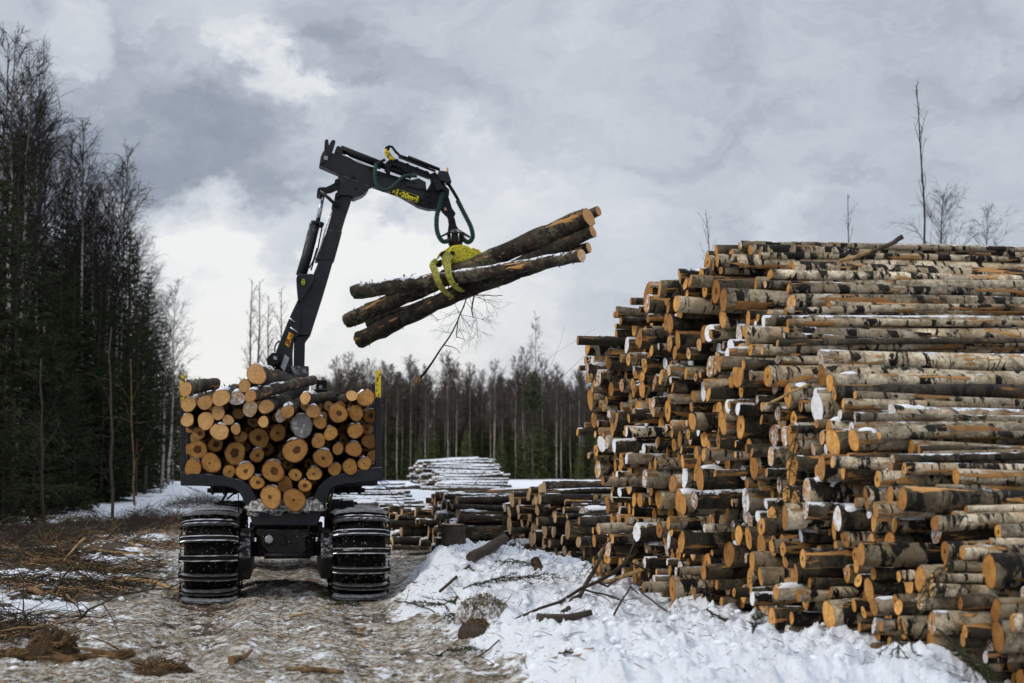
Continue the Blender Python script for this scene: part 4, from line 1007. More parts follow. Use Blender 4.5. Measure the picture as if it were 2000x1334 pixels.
corr_hose('spiral_hose', [(720, 612), (690, 740), (655, 900), (662, 1060), (720, 1165), (800, 1160)], K5, CC + .02, .045, fw, 24)
corr_hose('spiral_hose', [(890, 700), (960, 840), (1040, 1000), (1062, 1120), (1010, 1178), (945, 1130)], K5, CC + .1, .045, fw, 24)
mbo = MB(); rod('', [(770, 505), (830, 600), (895, 705)], CC + .1, .018, None, sc=K5, build=False, mb=mbo); rod('', [(790, 505), (850, 600), (905, 695)], CC + .13, .018, None, sc=K5, build=False, mb=mbo); rod('', [(725, 500), (728, 615)], CC + .02, .02, None, sc=K5, build=False, mb=mbo); mbo.build('hydraulic_hose', M['black'], fw)
# ================================================================== grapple and the logs it holds
KG = (820, 450, .12748)
RW = FM @ RC; YC = RW.y
grap = empty('grapple'); grap.parent = fw
mb = MB(); pts = pp(KG, [(470, 245), (520, 225), (580, 215), (645, 212), (720, 228), (780, 262), (850, 312), (905, 352), (880, 410), (800, 445), (700, 478), (560, 505), (500, 515), (470, 440), (430, 380), (440, 300)])
mb.prism([VP(x, y, CC - .06) for x, y in pts], (0, .42, 0)); mb.build('grapple_body', M['yellow'], grap, .06)
mb = MB(); pts = pp(KG, [(500, 505), (720, 478), (715, 505), (560, 560), (500, 548)]); mb.prism([VP(x, y, CC - .03) for x, y in pts], (0, .36, 0)); mb.build('grapple_frame', M['black'], grap, .01)
mb = MB(); pts = pp(KG, [(800, 270), (830, 255), (850, 285), (900, 282), (930, 320), (960, 345), (955, 380), (900, 400), (860, 340)]); mb.prism([VP(x, y, CC + .05) for x, y in pts], (0, .2, 0)); mb.build('grapple_lug', M['yellow'], grap, .02)
mb = MB(); pts = pp(KG, [(460, 245), (475, 262), (450, 330), (395, 372), (360, 350), (330, 345), (300, 420), (250, 445), (300, 345), (380, 300)]); mb.prism([VP(x, y, CC + .06) for x, y in pts], (0, .16, 0)); mb.build('grapple_arm', M['yellow'], grap, .02)
mb = MB(); pts = pp(KG, [(200, 490), (330, 440), (350, 480), (345, 540), (230, 555), (195, 520)]); mb.prism([VP(x, y, CC + .0) for x, y in pts], (0, .2, 0)); mb.build('grapple_frame', M['black'], grap, .015)
for (u, v) in ((455, 395), (372, 350), (500, 350)):
    a = VP(*pp(KG, [(u, v)])[0], CC - .10); mb = MB(); mb.tube([a + Vector((0, .3, 0)), a], .045, 12); mb.tube([a, a - Vector((0, .015, 0))], .028, 10); mb.build('pivot_pin', M['black'], grap)
def claw(path, thick, m_='yellowc'):
    cp = curve_pts([(KG[0] + KG[2] * u, KG[1] + KG[2] * v, d) for u, v, d, w_ in path], 5); ws = curve_pts([(w_, 0, 0) for *_, w_ in path], 5)
    c3 = [VP(q.x, q.y, CC + q.z) for q in cp]; k = len(c3); vs = []; fs = []
    for i in range(k):
        t = (c3[min(i + 1, k - 1)] - c3[max(i - 1, 0)]).normalized(); dn = Vector((0, 1, 0)); dn = (dn - t * dn.dot(t)).normalized(); s_ = t.cross(dn).normalized()
        w_ = ws[i].x * KG[2] / 108.
        th_ = thick * (1 - .5 * i / k)
        for a_, b_ in ((-1, -.5), (1, -.5), (1, .5), (-1, .5)): vs.append(c3[i] + s_ * a_ * w_ + dn * b_ * th_)
    for i in range(k - 1):
        for j in range(4): fs.append((i * 4 + j, i * 4 + (j + 1) % 4, (i + 1) * 4 + (j + 1) % 4, (i + 1) * 4 + j))
    fs += [(3, 2, 1, 0), tuple((k - 1) * 4 + j for j in range(4))]
    mb = MB(); mb.add(vs, fs); return mb.build('claw', M[m_], grap, .012)
claw([(450, 385, -.10, 85), (412, 450, -.18, 75), (425, 570, -.32, 52), (450, 700, -.42, 46), (515, 830, -.42, 42), (620, 915, -.30, 26), (770, 948, -.05, 5)], .13)
claw([(235, 480, .02, 45), (195, 530, -.06, 42), (235, 640, -.22, 50), (275, 770, -.32, 46), (350, 900, -.30, 42), (440, 985, -.18, 30), (545, 1028, .0, 6)], .13)
claw([(850, 340, .30, 60), (900, 420, .45, 50), (880, 560, .62, 45), (800, 720, .62, 40), (700, 850, .5, 25), (600, 950, .3, 6)], .12)

# ---- lifted logs
def lifted(pl, pr, dl, dr, ofs, seed, label, mt='spruceb', heart=0, snow=.1, ct='cutp', yl=None, yr=None):
    rng = np.random.RandomState(seed)
    yl = (YC + 1.45 if yl is None else yl) + ofs; yr = (YC - 2.0 if yr is None else yr) + ofs
    a = P(*pl, yl); b = P(*pr, yr); r0 = dl / 2 * yl / F * 1.15; r1 = dr / 2 * yr / F * 1.13; L = (b - a).length
    g = log_geo(L, r0, r1, rng, 22, 40, bend=.03, tilt=.12, heart=heart, snow=snow, rough=.075)
    g[4][:, 0] = rng.rand()
    me = geo_mesh('lifted_log', [g], [M[mt], M[ct]]); o = bpy.data.objects.new('lifted_log', me); C.objects.link(o); o.matrix_world = axis_matrix(a, b - a)
    setp(o, label, 'log', 'logs held in the grapple'); 
    # torn bark flaps and twig stubs
    mb = MB()
    for _ in range(60):
        x = rng.uniform(.1, L - .1); an = rng.uniform(0, 6.28); rr = (r0 + (r1 - r0) * x / L) * .97
        p = Vector((x, rr * math.cos(an), rr * math.sin(an))); d = Vector((rng.uniform(-1, 1), math.cos(an) * .8, math.sin(an) * .8)) * rng.uniform(.02, .09)
        mb.tube([p, p + d * .6, p + d + Vector((0, 0, -.01))], [.012, .007, .002], 4)
    st = mb.build('torn_bark', M['stick'], o); st['kind'] = 'stuff'; return o
lifted((695, 569), (1136, 499), 28, 23, -.22, 1, 'lifted log with snow streak and scarred butt, front and lowest on the high end', 'spruces', snow=.6)
lifted((678, 627), (1150, 424), 25, 36, .06, 2, 'thickest lifted log, broad pale cut end raised highest toward the tall stack', 'spruceb')
lifted((702, 664), (1158, 452), 28, 21, .0, 3, 'lifted log hanging lowest at its mossy butt under the bundle', 'spruceb', snow=.2)
lifted((724, 634), (1150, 483), 24, 18, .26, 4, 'lifted log mostly hidden inside the bundle behind the snow-streaked log', 'spruceb')
lifted((716, 604), (1169, 412), 18, 19, .34, 5, 'thin lifted log peeping out behind the thickest log', 'spruceb')
# ---- dangling branch
def twigs(mb, p, d, L, r, depth, rng, n=5, spread=.7, grav=0.):
    k = 5; pts = [p]; q = p.copy(); dd = d.normalized()
    for i in range(k):
        dd = (dd + Vector(rng.normal(0, .13, 3)) + Vector((0, 0, grav))).normalized(); q = q + dd * L / k; pts.append(q)
    mb.tube(pts, [r * (1 - .75 * i / k) for i in range(k + 1)], 4 if depth > 0 else 3, cap=False)
    if depth > 0:
        for _ in range(n):
            i = rng.randint(1, k); a = Vector(rng.normal(0, 1, 3)); a = (a - dd * a.dot(dd)).normalized()
            twigs(mb, pts[i], dd + a * spread * rng.uniform(.6, 1.5), L * rng.uniform(.35, .65), r * .5, depth - 1, rng, n, spread, grav)
def bpath(mb, pts, y, rads):
    cp = curve_pts([P(620 + .3 * u, 380 + .3 * v, y + (d[0] if d else 0)) for u, v, *d in pts], 4); n = len(cp)
    mb.tube(cp, [np.interp(i / (n - 1), np.linspace(0, 1, len(rads)), rads) for i in range(n)], 6); return cp
rng = np.random.RandomState(12); mb = MB(); yb = YC - .1
cp = bpath(mb, [(985, 600), (965, 690), (925, 790), (900, 850), (860, 925), (800, 1010), (735, 1110), (665, 1200)], yb, [.008, .012, .012, .014, .016, .020, .026])
bpath(mb, [(1015, 655), (1100, 655), (1150, 660), (1207, 655)], yb, [.01, .008, .006]); bpath(mb, [(1025, 640), (1005, 740), (1015, 805)], yb, [.016, .014, .008])
bpath(mb, [(820, 980), (870, 990), (905, 1005), (930, 1035)], yb, [.009, .007, .004]); bpath(mb, [(915, 830), (905, 920), (920, 930), (960, 945)], yb, [.010, .008, .004])
bpath(mb, [(745, 775), (765, 800), (785, 830)], yb, [.006, .004])
for (u, v, du, dv, L) in ((940, 800, 1, .8, .6), (930, 780, 1, .2, .7), (960, 690, .9, .9, .9), (900, 850, .9, 1, .55), (985, 660, .6, 1, .8), (940, 760, -1, .35, .55), (870, 900, -1, .0, .35), (890, 700, .5, 1, .7), (1080, 655, .3, 1, .6), (960, 720, -.6, 1, .6), (985, 650, 1.3, .7, .95), (1040, 660, .7, .8, .6), (930, 770, .3, 1, .8)):
    a = P(620 + .3 * u, 380 + .3 * v, yb); d = RT * du - Vector((0, 0, 1)) * dv + Vector((0, rng.uniform(-.4, .4), 0))
    twigs(mb, a, d, L, .0060, 2, rng, 4, .7)
br = mb.build('hanging_branch', M['twig'], None, fix=False)
mb = MB(); a = P(620 + .3 * 665, 380 + .3 * 1175, yb); b = P(620 + .3 * 640, 380 + .3 * 1245, yb); mb.tube([a, a.lerp(b, .3), a.lerp(b, .8), b], [.03, .055, .05, .03], 9); mb.build('branch_butt', M['splinter'], br)
setp(br, 'thin broken leafless branch with a pale butt, dangling under the grapple bundle', 'branch')

# ================================================================== logs on the bunk
LOADL = [  # u, v, r, y, bark, kind of end, snow, far end (u,v) or None
 (90,282,54,-.05,'spruceb',0,.05,(330,240)), (115,402,62,0,'spruceb',0,.1,None), (105,527,53,.02,'spruceb',0,0,None), (245,388,58,-.05,'spruceb',0,.05,(360,310)),
 (250,533,66,.0,'spruceb',0,.0,None), (370,352,68,-.1,'spruceb',0,.05,(480,290)), (347,470,53,.0,'spruceb',0,0,None), (358,620,70,-.05,'spruceb',0,0,None),
 (195,632,50,.75,'spruceb',.35,0,None), (495,355,60,.05,'spruces',0,.72,(560,320)), (508,477,46,.45,'spruceb',0,0,None), (425,527,45,.05,'spruceb',0,0,None), (486,600,42,.0,'spruceb',0,0,None),
 (557,257,48,.0,'spruceb',0,0,(640,230)), (650,165,82,-.15,'spruceb',0,.42,(880,215)), (602,335,50,-.25,'spruceb',0,.0,(1095,215)), (600,438,60,.10,'spruces',0,.62,None), (728,421,60,.0,'spruceb',0,0,(880,370)),
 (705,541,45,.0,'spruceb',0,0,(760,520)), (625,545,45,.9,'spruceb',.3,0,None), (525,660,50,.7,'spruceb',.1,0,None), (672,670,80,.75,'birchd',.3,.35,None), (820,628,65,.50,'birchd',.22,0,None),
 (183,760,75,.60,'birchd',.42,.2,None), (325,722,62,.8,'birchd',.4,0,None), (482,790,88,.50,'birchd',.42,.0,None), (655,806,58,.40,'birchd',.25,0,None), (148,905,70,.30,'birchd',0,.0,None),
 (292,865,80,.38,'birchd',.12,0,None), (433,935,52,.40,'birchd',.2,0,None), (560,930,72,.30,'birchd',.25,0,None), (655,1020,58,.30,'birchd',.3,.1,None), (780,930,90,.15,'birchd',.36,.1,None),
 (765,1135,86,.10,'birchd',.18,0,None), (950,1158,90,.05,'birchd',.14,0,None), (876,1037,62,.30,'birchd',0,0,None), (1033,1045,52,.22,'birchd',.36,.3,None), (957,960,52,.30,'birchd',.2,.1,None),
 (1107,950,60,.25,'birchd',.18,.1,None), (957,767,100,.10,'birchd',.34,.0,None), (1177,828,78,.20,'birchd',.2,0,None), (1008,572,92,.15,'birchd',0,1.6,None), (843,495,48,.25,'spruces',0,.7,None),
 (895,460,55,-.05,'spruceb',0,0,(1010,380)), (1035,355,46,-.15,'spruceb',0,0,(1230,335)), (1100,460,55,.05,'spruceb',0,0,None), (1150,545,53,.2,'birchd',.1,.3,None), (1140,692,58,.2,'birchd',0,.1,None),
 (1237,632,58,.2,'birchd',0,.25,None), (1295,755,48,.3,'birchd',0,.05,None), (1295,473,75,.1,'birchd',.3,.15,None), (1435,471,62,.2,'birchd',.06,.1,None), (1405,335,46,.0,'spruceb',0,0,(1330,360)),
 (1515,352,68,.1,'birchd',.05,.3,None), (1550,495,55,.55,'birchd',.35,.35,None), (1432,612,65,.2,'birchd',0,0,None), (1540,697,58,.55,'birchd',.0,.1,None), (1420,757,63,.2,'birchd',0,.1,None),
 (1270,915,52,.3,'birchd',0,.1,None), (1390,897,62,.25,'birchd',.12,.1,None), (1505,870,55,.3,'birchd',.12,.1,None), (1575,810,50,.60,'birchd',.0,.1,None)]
# filler logs added deep in the load to darken bright gaps between the others
for (u, v, r_) in ((255, 700, 52), (560, 740, 45), (730, 760, 55), (860, 560, 45), (1080, 620, 45), (1330, 620, 48), (1350, 560, 40), (1200, 720, 38), (1480, 560, 45), (900, 880, 45), (400, 860, 38), (860, 810, 40), (760, 600, 40), (1070, 880, 48), (1340, 690, 42), (230, 610, 45), (430, 640, 38), (1530, 600, 45), (590, 620, 36), (1500, 780, 40)):
    LOADL.append((u, v, r_, 1.1, 'spruceb', .3, 0, None))
for j in range(9):
    for i_ in range(17):
        u = 120 + i_ * 92 + (j % 2) * 46; v = 420 + j * 84
        if u < 1560 and (v < 900 or abs(u - 860) < 330 - (v - 900) * .75): LOADL.append((u, v, 42, 1.75, 'spruceb', .2, 0, None))
rows = {}
for i, t in enumerate(LOADL): rows.setdefault(int((t[1] - 80) / 112) + 1, []).append(i)
LLAB = {}
for rw, mem in rows.items():
    mem.sort(key=lambda i: LOADL[i][0])
    for n_, i in enumerate(mem, 1):
        u, v, r_, yy, bk, ht, sn, fr = LOADL[i]
        look = 'entirely snow-plastered' if sn > 1 else ('snow-smeared' if sn >= .3 else ('recessed dark' if yy > .7 else ('dark-hearted' if ht >= .3 else ('small-hearted' if ht > .05 else ('plain orange' if bk == 'birchd' else 'pale fresh-cut')))))
        size = 'big ' if r_ > 72 else ('small ' if r_ < 50 else '')
        LLAB[i] = f"{size}{look} log end on the forwarder, {ordn(rw)} row down, {ordn(n_)} from the forest side"
for i, (u, v, r_, yy, bk, ht, sn, fr) in enumerate(LOADL):
    rng = np.random.RandomState(500 + i)
    px, py = pp(K6, [(u, v)])[0]; a = VP(px, py, yy); s_ = 134.2 * 20.7 / (20.7 + yy)
    r0 = r_ * .2473 / s_
    if fr: 
        fx, fy = pp(K6, [fr])[0]; b = VP(fx, fy, yy + 3.6)
        if (u, v) == (602, 335): b = VP(fx, fy, yy + 2.6)
        if (u, v) in ((90, 282), (1405, 335)): b = VP(fx, fy, yy + 2.8)
    else: b = a + Vector((rng.normal(0, .05) - a.x * .02, 4.2, rng.normal(0, .03)))
    L = (b - a).length
    top = fr is not None
    g = log_geo(L, r0, r0 * (.88 if top else .85), rng, 26 if r_ > 60 else 22, 16 if top else 10, bend=.02, tilt=.05, heart=ht, snow=min(1, sn), rough=.03, oval=.075)
    if sn > 1: g[4][:, 2] = .55
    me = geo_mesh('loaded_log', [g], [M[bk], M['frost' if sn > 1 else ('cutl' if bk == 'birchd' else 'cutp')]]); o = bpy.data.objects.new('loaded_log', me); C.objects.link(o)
    o.matrix_world = FM @ axis_matrix(a, b - a)
    setp(o, LLAB[i], 'log', 'logs loaded on the forwarder')
    if yy < .7 and (rng.rand() < .45 or sn > .3):
        snow_cap(r0 * .97, .0, rng.uniform(.5, 1.4), rng, parent=o, th=.022, spread=.8)
    if top or r_ > 80:
        mb = MB()
        for _ in range(14):
            x = rng.uniform(.05, min(L, 2.)); an = rng.uniform(0, 3.14); rr = r0 * .97
            p = Vector((x, rr * math.cos(an), rr * math.sin(an))); d = Vector((rng.uniform(-1, .3), math.cos(an) * .6, math.sin(an) * .6)) * rng.uniform(.03, .10)
            mb.tube([p, p + d * .6, p + d], [.010, .008, .002], 4)
        mb.build('torn_bark', M['stickp' if rng.rand() < .5 else 'stick'], o)['kind'] = 'stuff'
# ================================================================== trees
def birch_meshes(h, seed, start=.42, nb=46, spread=.2, up=1.1, tw=.006, nsub=7, ntw=5, mt='btrunk', mc='twig', r0=None, lean=0., fork=False):
    rng = np.random.RandomState(seed); r0 = r0 or h * .0055
    tr = MB(); cr = MB(); n = 16; pts = []; ox = oy = 0
    for i in range(n + 1):
        t = i / n; ox += rng.normal(0, .035) * h / 18 + lean * h / n; oy += rng.normal(0, .035) * h / 18
        pts.append(Vector((ox * (t > 0), oy * (t > 0), h * t)))
    rad = [r0 * (1 - t_ / n) ** .8 + .012 for t_ in range(n + 1)]; rad[0] = r0 * 1.25
    tr.tube(pts, rad, 8, cap=False)
    def at(t):
        k = min(n - 1, int(t * n)); return pts[k].lerp(pts[k + 1], t * n - k)
    for b in range(nb):
        t = start + (1 - start) * (b + rng.rand()) / nb; t = min(t, .99)
        az = rng.rand() * 6.283; prof = math.sin(min(1, (1 - t) / (1 - start) * 1.25 + .12) * math.pi * .62) 
        L = h * spread * max(.12, prof) * rng.uniform(.7, 1.25)
        d = Vector((math.cos(az), math.sin(az), up * rng.uniform(.75, 1.35))).normalized()
        q = at(t); k = 5; bp = [q]; dd = d.copy()
        for i in range(k):
            dd = (dd + Vector((rng.normal(0, .10), rng.normal(0, .10), rng.normal(0.02, .08)))).normalized(); q = q + dd * L / k; bp.append(q)
        br = max(.010, rad[min(n, int(t * n))] * .42)
        cr.tube(bp, [br * (1 - .85 * i / k) + .003 for i in range(k + 1)], 4, cap=False)
        for s_ in range(nsub):
            i = rng.randint(1, k); f_ = rng.rand(); p = bp[i].lerp(bp[i + 1] if i < k else bp[i], f_)
            side = Vector(rng.normal(0, 1, 3)); d2 = (dd + side.normalized() * .75).normalized(); L2 = L * rng.uniform(.22, .5)
            e1 = p + d2 * L2 * .5; d3 = (d2 + Vector((0, 0, -.12)) + Vector(rng.normal(0, .12, 3))).normalized(); e2 = e1 + d3 * L2 * .5
            cr.tube([p, e1, e2], [tw * 1.5, tw * 1.1, tw * .6], 3, cap=False)
            for _ in range(ntw):
                q0 = p.lerp(e1, rng.rand()) if rng.rand() < .4 else e1.lerp(e2, rng.rand())
                d4 = (d3 + Vector(rng.normal(0, .55, 3)) + Vector((0, 0, -.15))).normalized(); L4 = L2 * rng.uniform(.3, .75)
                cr.tube([q0, q0 + d4 * L4 * .5, q0 + (d4 + Vector((0, 0, -.25))).normalized() * L4], [tw * .8, tw * .6, tw * .35], 3, cap=False)
    a = tr.mesh('trunk'); a.materials.append(M[mt]); c = cr.mesh('crown'); c.materials.append(M[mc]); return a, c
def spruce_meshes(h, seed, start=.08, width=.17, dens=1., mt='strunk', mc='needle', card=.34):
    rng = np.random.RandomState(seed); tr = MB(); cr = MB(); n = 8
    tr.tube([Vector((rng.normal(0, .02), rng.normal(0, .02), h * i / n)) for i in range(n + 1)], [h * .010 * (1 - i / n) + .012 for i in range(n + 1)], 7, cap=False)
    z_ = h * start; vs = []; fs = []
    while z_ < h * .985:
        t = z_ / h; nb = rng.randint(5, 9)
        for b in range(nb):
            az = rng.rand() * 6.283; L = h * width * (1 - t) ** .8 * rng.uniform(.6, 1.2) + .10
            if t < .3: L *= rng.uniform(.5, 1.)
            droop = rng.uniform(.2, .5) * (1 - t * .8); d = Vector((math.cos(az), math.sin(az), .15 + .5 * t))
            q = Vector((0, 0, z_)); k = 4; bp = [q]
            for i in range(k): q = q + Vector((d.x, d.y, d.z - droop * (i / k) * 1.6 + (.25 if i == k - 1 else 0))).normalized() * L / k; bp.append(q)
            tr.tube(bp, [.018 * (1 - t) + .006, .012, .009, .006, .003], 3, cap=False)
            m_ = int((5 + L * 13) * dens)
            for _ in range(m_):
                f_ = rng.uniform(.08, 1) ** .8 * k; i = min(k - 1, int(f_)); p = bp[i].lerp(bp[i + 1], f_ - i)
                s_ = (-1) ** rng.randint(2); sd = Vector((-math.sin(az) * s_, math.cos(az) * s_, 0))
                dd = (Vector((d.x, d.y, 0)) * rng.uniform(.1, 1.1) + sd * rng.uniform(.1, 1.) + Vector((0, 0, rng.uniform(-.75, .12)))).normalized()
                l_ = card * rng.uniform(.5, 1.25) * (.45 + .55 * (1 - t)); wv = dd.cross(Vector(rng.normal(0, 1, 3))).normalized() * l_ * rng.uniform(.09, .16)
                b_ = len(vs); vs += [p, p + dd * l_ * .45 + wv, p + dd * l_, p + dd * l_ * .45 - wv]; fs.append((b_, b_ + 1, b_ + 2, b_ + 3))
        z_ += h * .020 * rng.uniform(.7, 1.3) + .05
    cr.add(vs, fs); a = tr.mesh('trunk'); a.materials.append(M[mt]); c = cr.mesh('crown'); c.materials.append(M[mc]); return a, c
TREES = []
def tree(name, meshes, x, y, s=1., rz=None, group=None, cat='tree', sink=.1, lean=(0, 0), rng=random.Random(5)):
    e = empty(name, (x, y, hz(x, y) - sink)); e.rotation_euler = (lean[0], lean[1], rng.uniform(0, 6.28) if rz is None else rz)
    e.scale = (s * rng.uniform(.92, 1.08), s * rng.uniform(.92, 1.08), s)
    for nm, me in zip(('trunk', 'crown'), meshes):
        o = bpy.data.objects.new(nm, me); C.objects.link(o); o.parent = e
    setp(e, None, cat, group); TREES.append((e, x, y)); return e
def label_row(lst, fmt):
    """label a group of trees in the order they stand, from the forest side towards the stack"""
    for n_, (e, x, y) in enumerate(sorted(lst, key=lambda t: t[1] / t[2]), 1): e['label'] = fmt.format(ordn(n_))
BL_ = [birch_meshes(19, 60 + i, start=.40 + .05 * i, nb=34, spread=.145, up=1.45, tw=.0085, ntw=4) for i in range(4)]
BS_ = [birch_meshes(14, 70 + i, start=.36, nb=34, spread=.16, up=1.3, tw=.007) for i in range(2)]
SP_ = [spruce_meshes(13, 80 + i, start=(.03, .16, .05)[i], width=(.19, .16, .22)[i], dens=1.5) for i in range(3)]
SS_ = [spruce_meshes(7.5, 90 + i, start=.03, width=.25, dens=1.5, card=.30) for i in range(2)]
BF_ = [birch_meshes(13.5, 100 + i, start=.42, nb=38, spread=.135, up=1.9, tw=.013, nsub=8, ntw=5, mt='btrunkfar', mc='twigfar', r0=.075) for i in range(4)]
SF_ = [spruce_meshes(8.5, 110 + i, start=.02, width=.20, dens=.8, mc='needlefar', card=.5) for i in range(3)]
AS_ = [birch_meshes(15, 120 + i, start=.30, nb=42, spread=.085, up=1.7, tw=.006, nsub=4, ntw=3, mt='aspen', mc='twiggreen', r0=.10) for i in range(2)]
rt_ = random.Random(31)
edge = lambda y: -15.5 - (y - 45) * .165
# explicit birches along the forest edge: px of the foot, py of the top, height
lb = []
TALL_ = birch_meshes(20, 150, start=.45, nb=30, spread=.095, up=1.6, tw=.012, nsub=6, ntw=4, mt='btrunkfar', mc='twigfar', r0=.085)
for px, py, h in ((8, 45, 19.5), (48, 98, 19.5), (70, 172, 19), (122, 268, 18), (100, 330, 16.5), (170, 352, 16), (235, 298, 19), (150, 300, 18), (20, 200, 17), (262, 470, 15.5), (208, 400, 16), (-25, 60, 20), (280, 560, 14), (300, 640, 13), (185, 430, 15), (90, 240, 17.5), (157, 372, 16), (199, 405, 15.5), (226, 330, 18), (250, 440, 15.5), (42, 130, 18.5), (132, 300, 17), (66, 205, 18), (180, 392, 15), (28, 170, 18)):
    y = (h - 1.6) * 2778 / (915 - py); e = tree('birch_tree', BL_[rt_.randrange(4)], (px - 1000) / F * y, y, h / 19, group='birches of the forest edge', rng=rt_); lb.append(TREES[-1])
ls = []
for px, py, h in ((285, 556, 11.8), (248, 478, 13.5), (222, 540, 12.5), (190, 520, 11), (150, 480, 12.5), (112, 500, 11), (60, 440, 12), (15, 480, 11), (268, 600, 10), (-20, 420, 12.5), (130, 560, 10), (85, 545, 10.5), (40, 570, 9)):
    y = (h - 1.6) * 2778 / (915 - py); tree('spruce_tree', SP_[rt_.randrange(3)], (px - 1000) / F * y, y, h / 12.2, group='spruces of the forest edge', rng=rt_); ls.append(TREES[-1])
k = 0
while k < 120:
    y = rt_.uniform(46, 130); x = edge(y) - 1.0 - abs(rt_.gauss(0, 7)); u = x / y
    if u < -.62: continue
    if rt_.random() < .40: tree('birch_tree', BL_[rt_.randrange(4)], x, y, rt_.uniform(.72, .96), group='birches of the forest edge', rng=rt_); lb.append(TREES[-1])
    else: tree('spruce_tree', SP_[rt_.randrange(3)], x, y, rt_.uniform(.75, 1.18), group='spruces of the forest edge', rng=rt_); ls.append(TREES[-1])
    k += 1
for i in range(46):      # young spruces on the edge
    y = rt_.uniform(38, 100); x = edge(y) + rt_.uniform(-4, .6)
    tree('spruce_tree', SS_[rt_.randrange(2)], x, y, rt_.uniform(.45, 1.05), group='spruces of the forest edge', rng=rt_); ls.append(TREES[-1])
label_row(lb, 'tall bare birch with pale trunk, {} birch along the dark forest edge')
label_row(ls, 'dark green spruce, {} spruce along the dark forest edge')
# thin bare trees at the end of the forest edge
th = []
for px, py, y in ((312, 640, 95), (322, 690, 90), (332, 560, 110), (318, 720, 80), (340, 740, 120)):
    h = (915 - py) * y / F + 1.5; tree('young_birch', BS_[rt_.randrange(2)], (px - 1000) / F * y, y, h / 14, group='thin trees at the end of the forest edge', rng=rt_); th.append(TREES[-1])
label_row(th, 'thin dark young birch beyond the forwarder, {} past the forest edge')
# four slender trees behind the crane foot
th = []
for px, py, y, m_ in ((492, 545, 100, AS_[0]), (505, 548, 100, AS_[1]), (523, 575, 105, AS_[0]), (547, 562, 100, AS_[1])):
    h = (915 - py) * y / F + 1.5; tree('slender_tree', m_, (px - 1000) / F * y, y, h / 15, group='slender trees behind the crane foot', rng=rt_); th.append(TREES[-1])
label_row(th, 'slender greenish leafless tree, {} of the four behind the crane foot')
# sparse trees left standing on the felled area, seen over the tall stack
def sap(name, px0, px1, py1, y, seed, label, nb, spread, up, start, r0, tw, nsub=3, ntw=2):
    b = P(px0, 500, y); t = P(px1, py1, y); h = t.z - .4
    ms = birch_meshes(h, seed, start=start, nb=nb, spread=spread, up=up, tw=tw, nsub=nsub, ntw=ntw, mt='aspen', mc='twig', r0=r0, lean=0)
    e = tree(name, ms, b.x, y, 1, rz=0, rng=random.Random(seed)); e.scale = (1, 1, 1); e['label'] = label
    ang = math.atan2(t.x - b.x, t.z - b.z); e.rotation_euler = (0, ang, 0); e.location.x = t.x - math.tan(ang) * (t.z - e.location.z); return e
sap('retained_tree', 1806, 1780, 148, 46, 201, 'very tall thin leafless tree leaning slightly above the tall birch stack', 15, .055, 3.6, .70, .050, .005, 1, 1)
sap('retained_tree', 1651, 1650, 372, 60, 203, 'thin leafless sapling with few upright twigs over the tall birch stack', 9, .07, 3.4, .66, .045, .005, 1, 1)
sap('retained_tree', 1382, 1376, 410, 62, 205, 'small forked leafless sapling over the stepped end of the birch stack', 10, .085, 3., .72, .045, .006, 1, 1)
sap('retained_tree', 1845, 1850, 385, 110, 207, 'round-crowned bare birch beyond the birch stack beside the tallest sapling', 44, .17, 1.1, .55, .12, .010, 6, 4)
sap('retained_tree', 1925, 1926, 408, 112, 209, 'narrow-crowned bare birch farthest along beyond the birch stack', 36, .13, 1.2, .58, .11, .009, 6, 3)
# far forest behind the clearing
fb, fs_ = [], []
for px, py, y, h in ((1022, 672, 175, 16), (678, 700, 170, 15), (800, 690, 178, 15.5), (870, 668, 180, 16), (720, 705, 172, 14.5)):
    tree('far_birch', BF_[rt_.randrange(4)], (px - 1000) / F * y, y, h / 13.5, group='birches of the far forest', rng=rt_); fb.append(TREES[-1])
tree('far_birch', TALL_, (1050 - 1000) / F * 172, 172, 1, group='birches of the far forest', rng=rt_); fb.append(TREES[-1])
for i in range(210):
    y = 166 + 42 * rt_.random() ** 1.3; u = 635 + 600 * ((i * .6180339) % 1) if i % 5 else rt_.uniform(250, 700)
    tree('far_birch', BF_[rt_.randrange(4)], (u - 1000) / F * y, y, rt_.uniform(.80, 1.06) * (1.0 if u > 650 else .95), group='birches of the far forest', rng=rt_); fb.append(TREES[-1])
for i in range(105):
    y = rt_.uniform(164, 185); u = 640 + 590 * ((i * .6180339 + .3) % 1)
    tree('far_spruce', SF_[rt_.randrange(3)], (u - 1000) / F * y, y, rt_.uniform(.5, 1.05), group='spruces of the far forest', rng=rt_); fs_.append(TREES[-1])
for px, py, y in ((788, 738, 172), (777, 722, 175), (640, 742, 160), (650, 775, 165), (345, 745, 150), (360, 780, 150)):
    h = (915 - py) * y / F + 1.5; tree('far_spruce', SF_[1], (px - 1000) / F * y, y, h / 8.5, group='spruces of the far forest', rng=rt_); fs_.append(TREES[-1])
label_row(fb, 'bare purplish birch of the far forest, {} birch counted toward the tall stack')
label_row(fs_, 'green spruce low in the far forest, {} spruce counted toward the tall stack')
pm_ = spruce_meshes(11.6, 300, start=.62, width=.20, dens=1.3, mt='strunk', mc='pine', card=.7)
e = tree('pine_tree', pm_, (1040 - 1000) / F * 165, 165, 1.1, rng=rt_); e['label'] = 'green ragged pine standing up from the far forest beside the tallest birch'
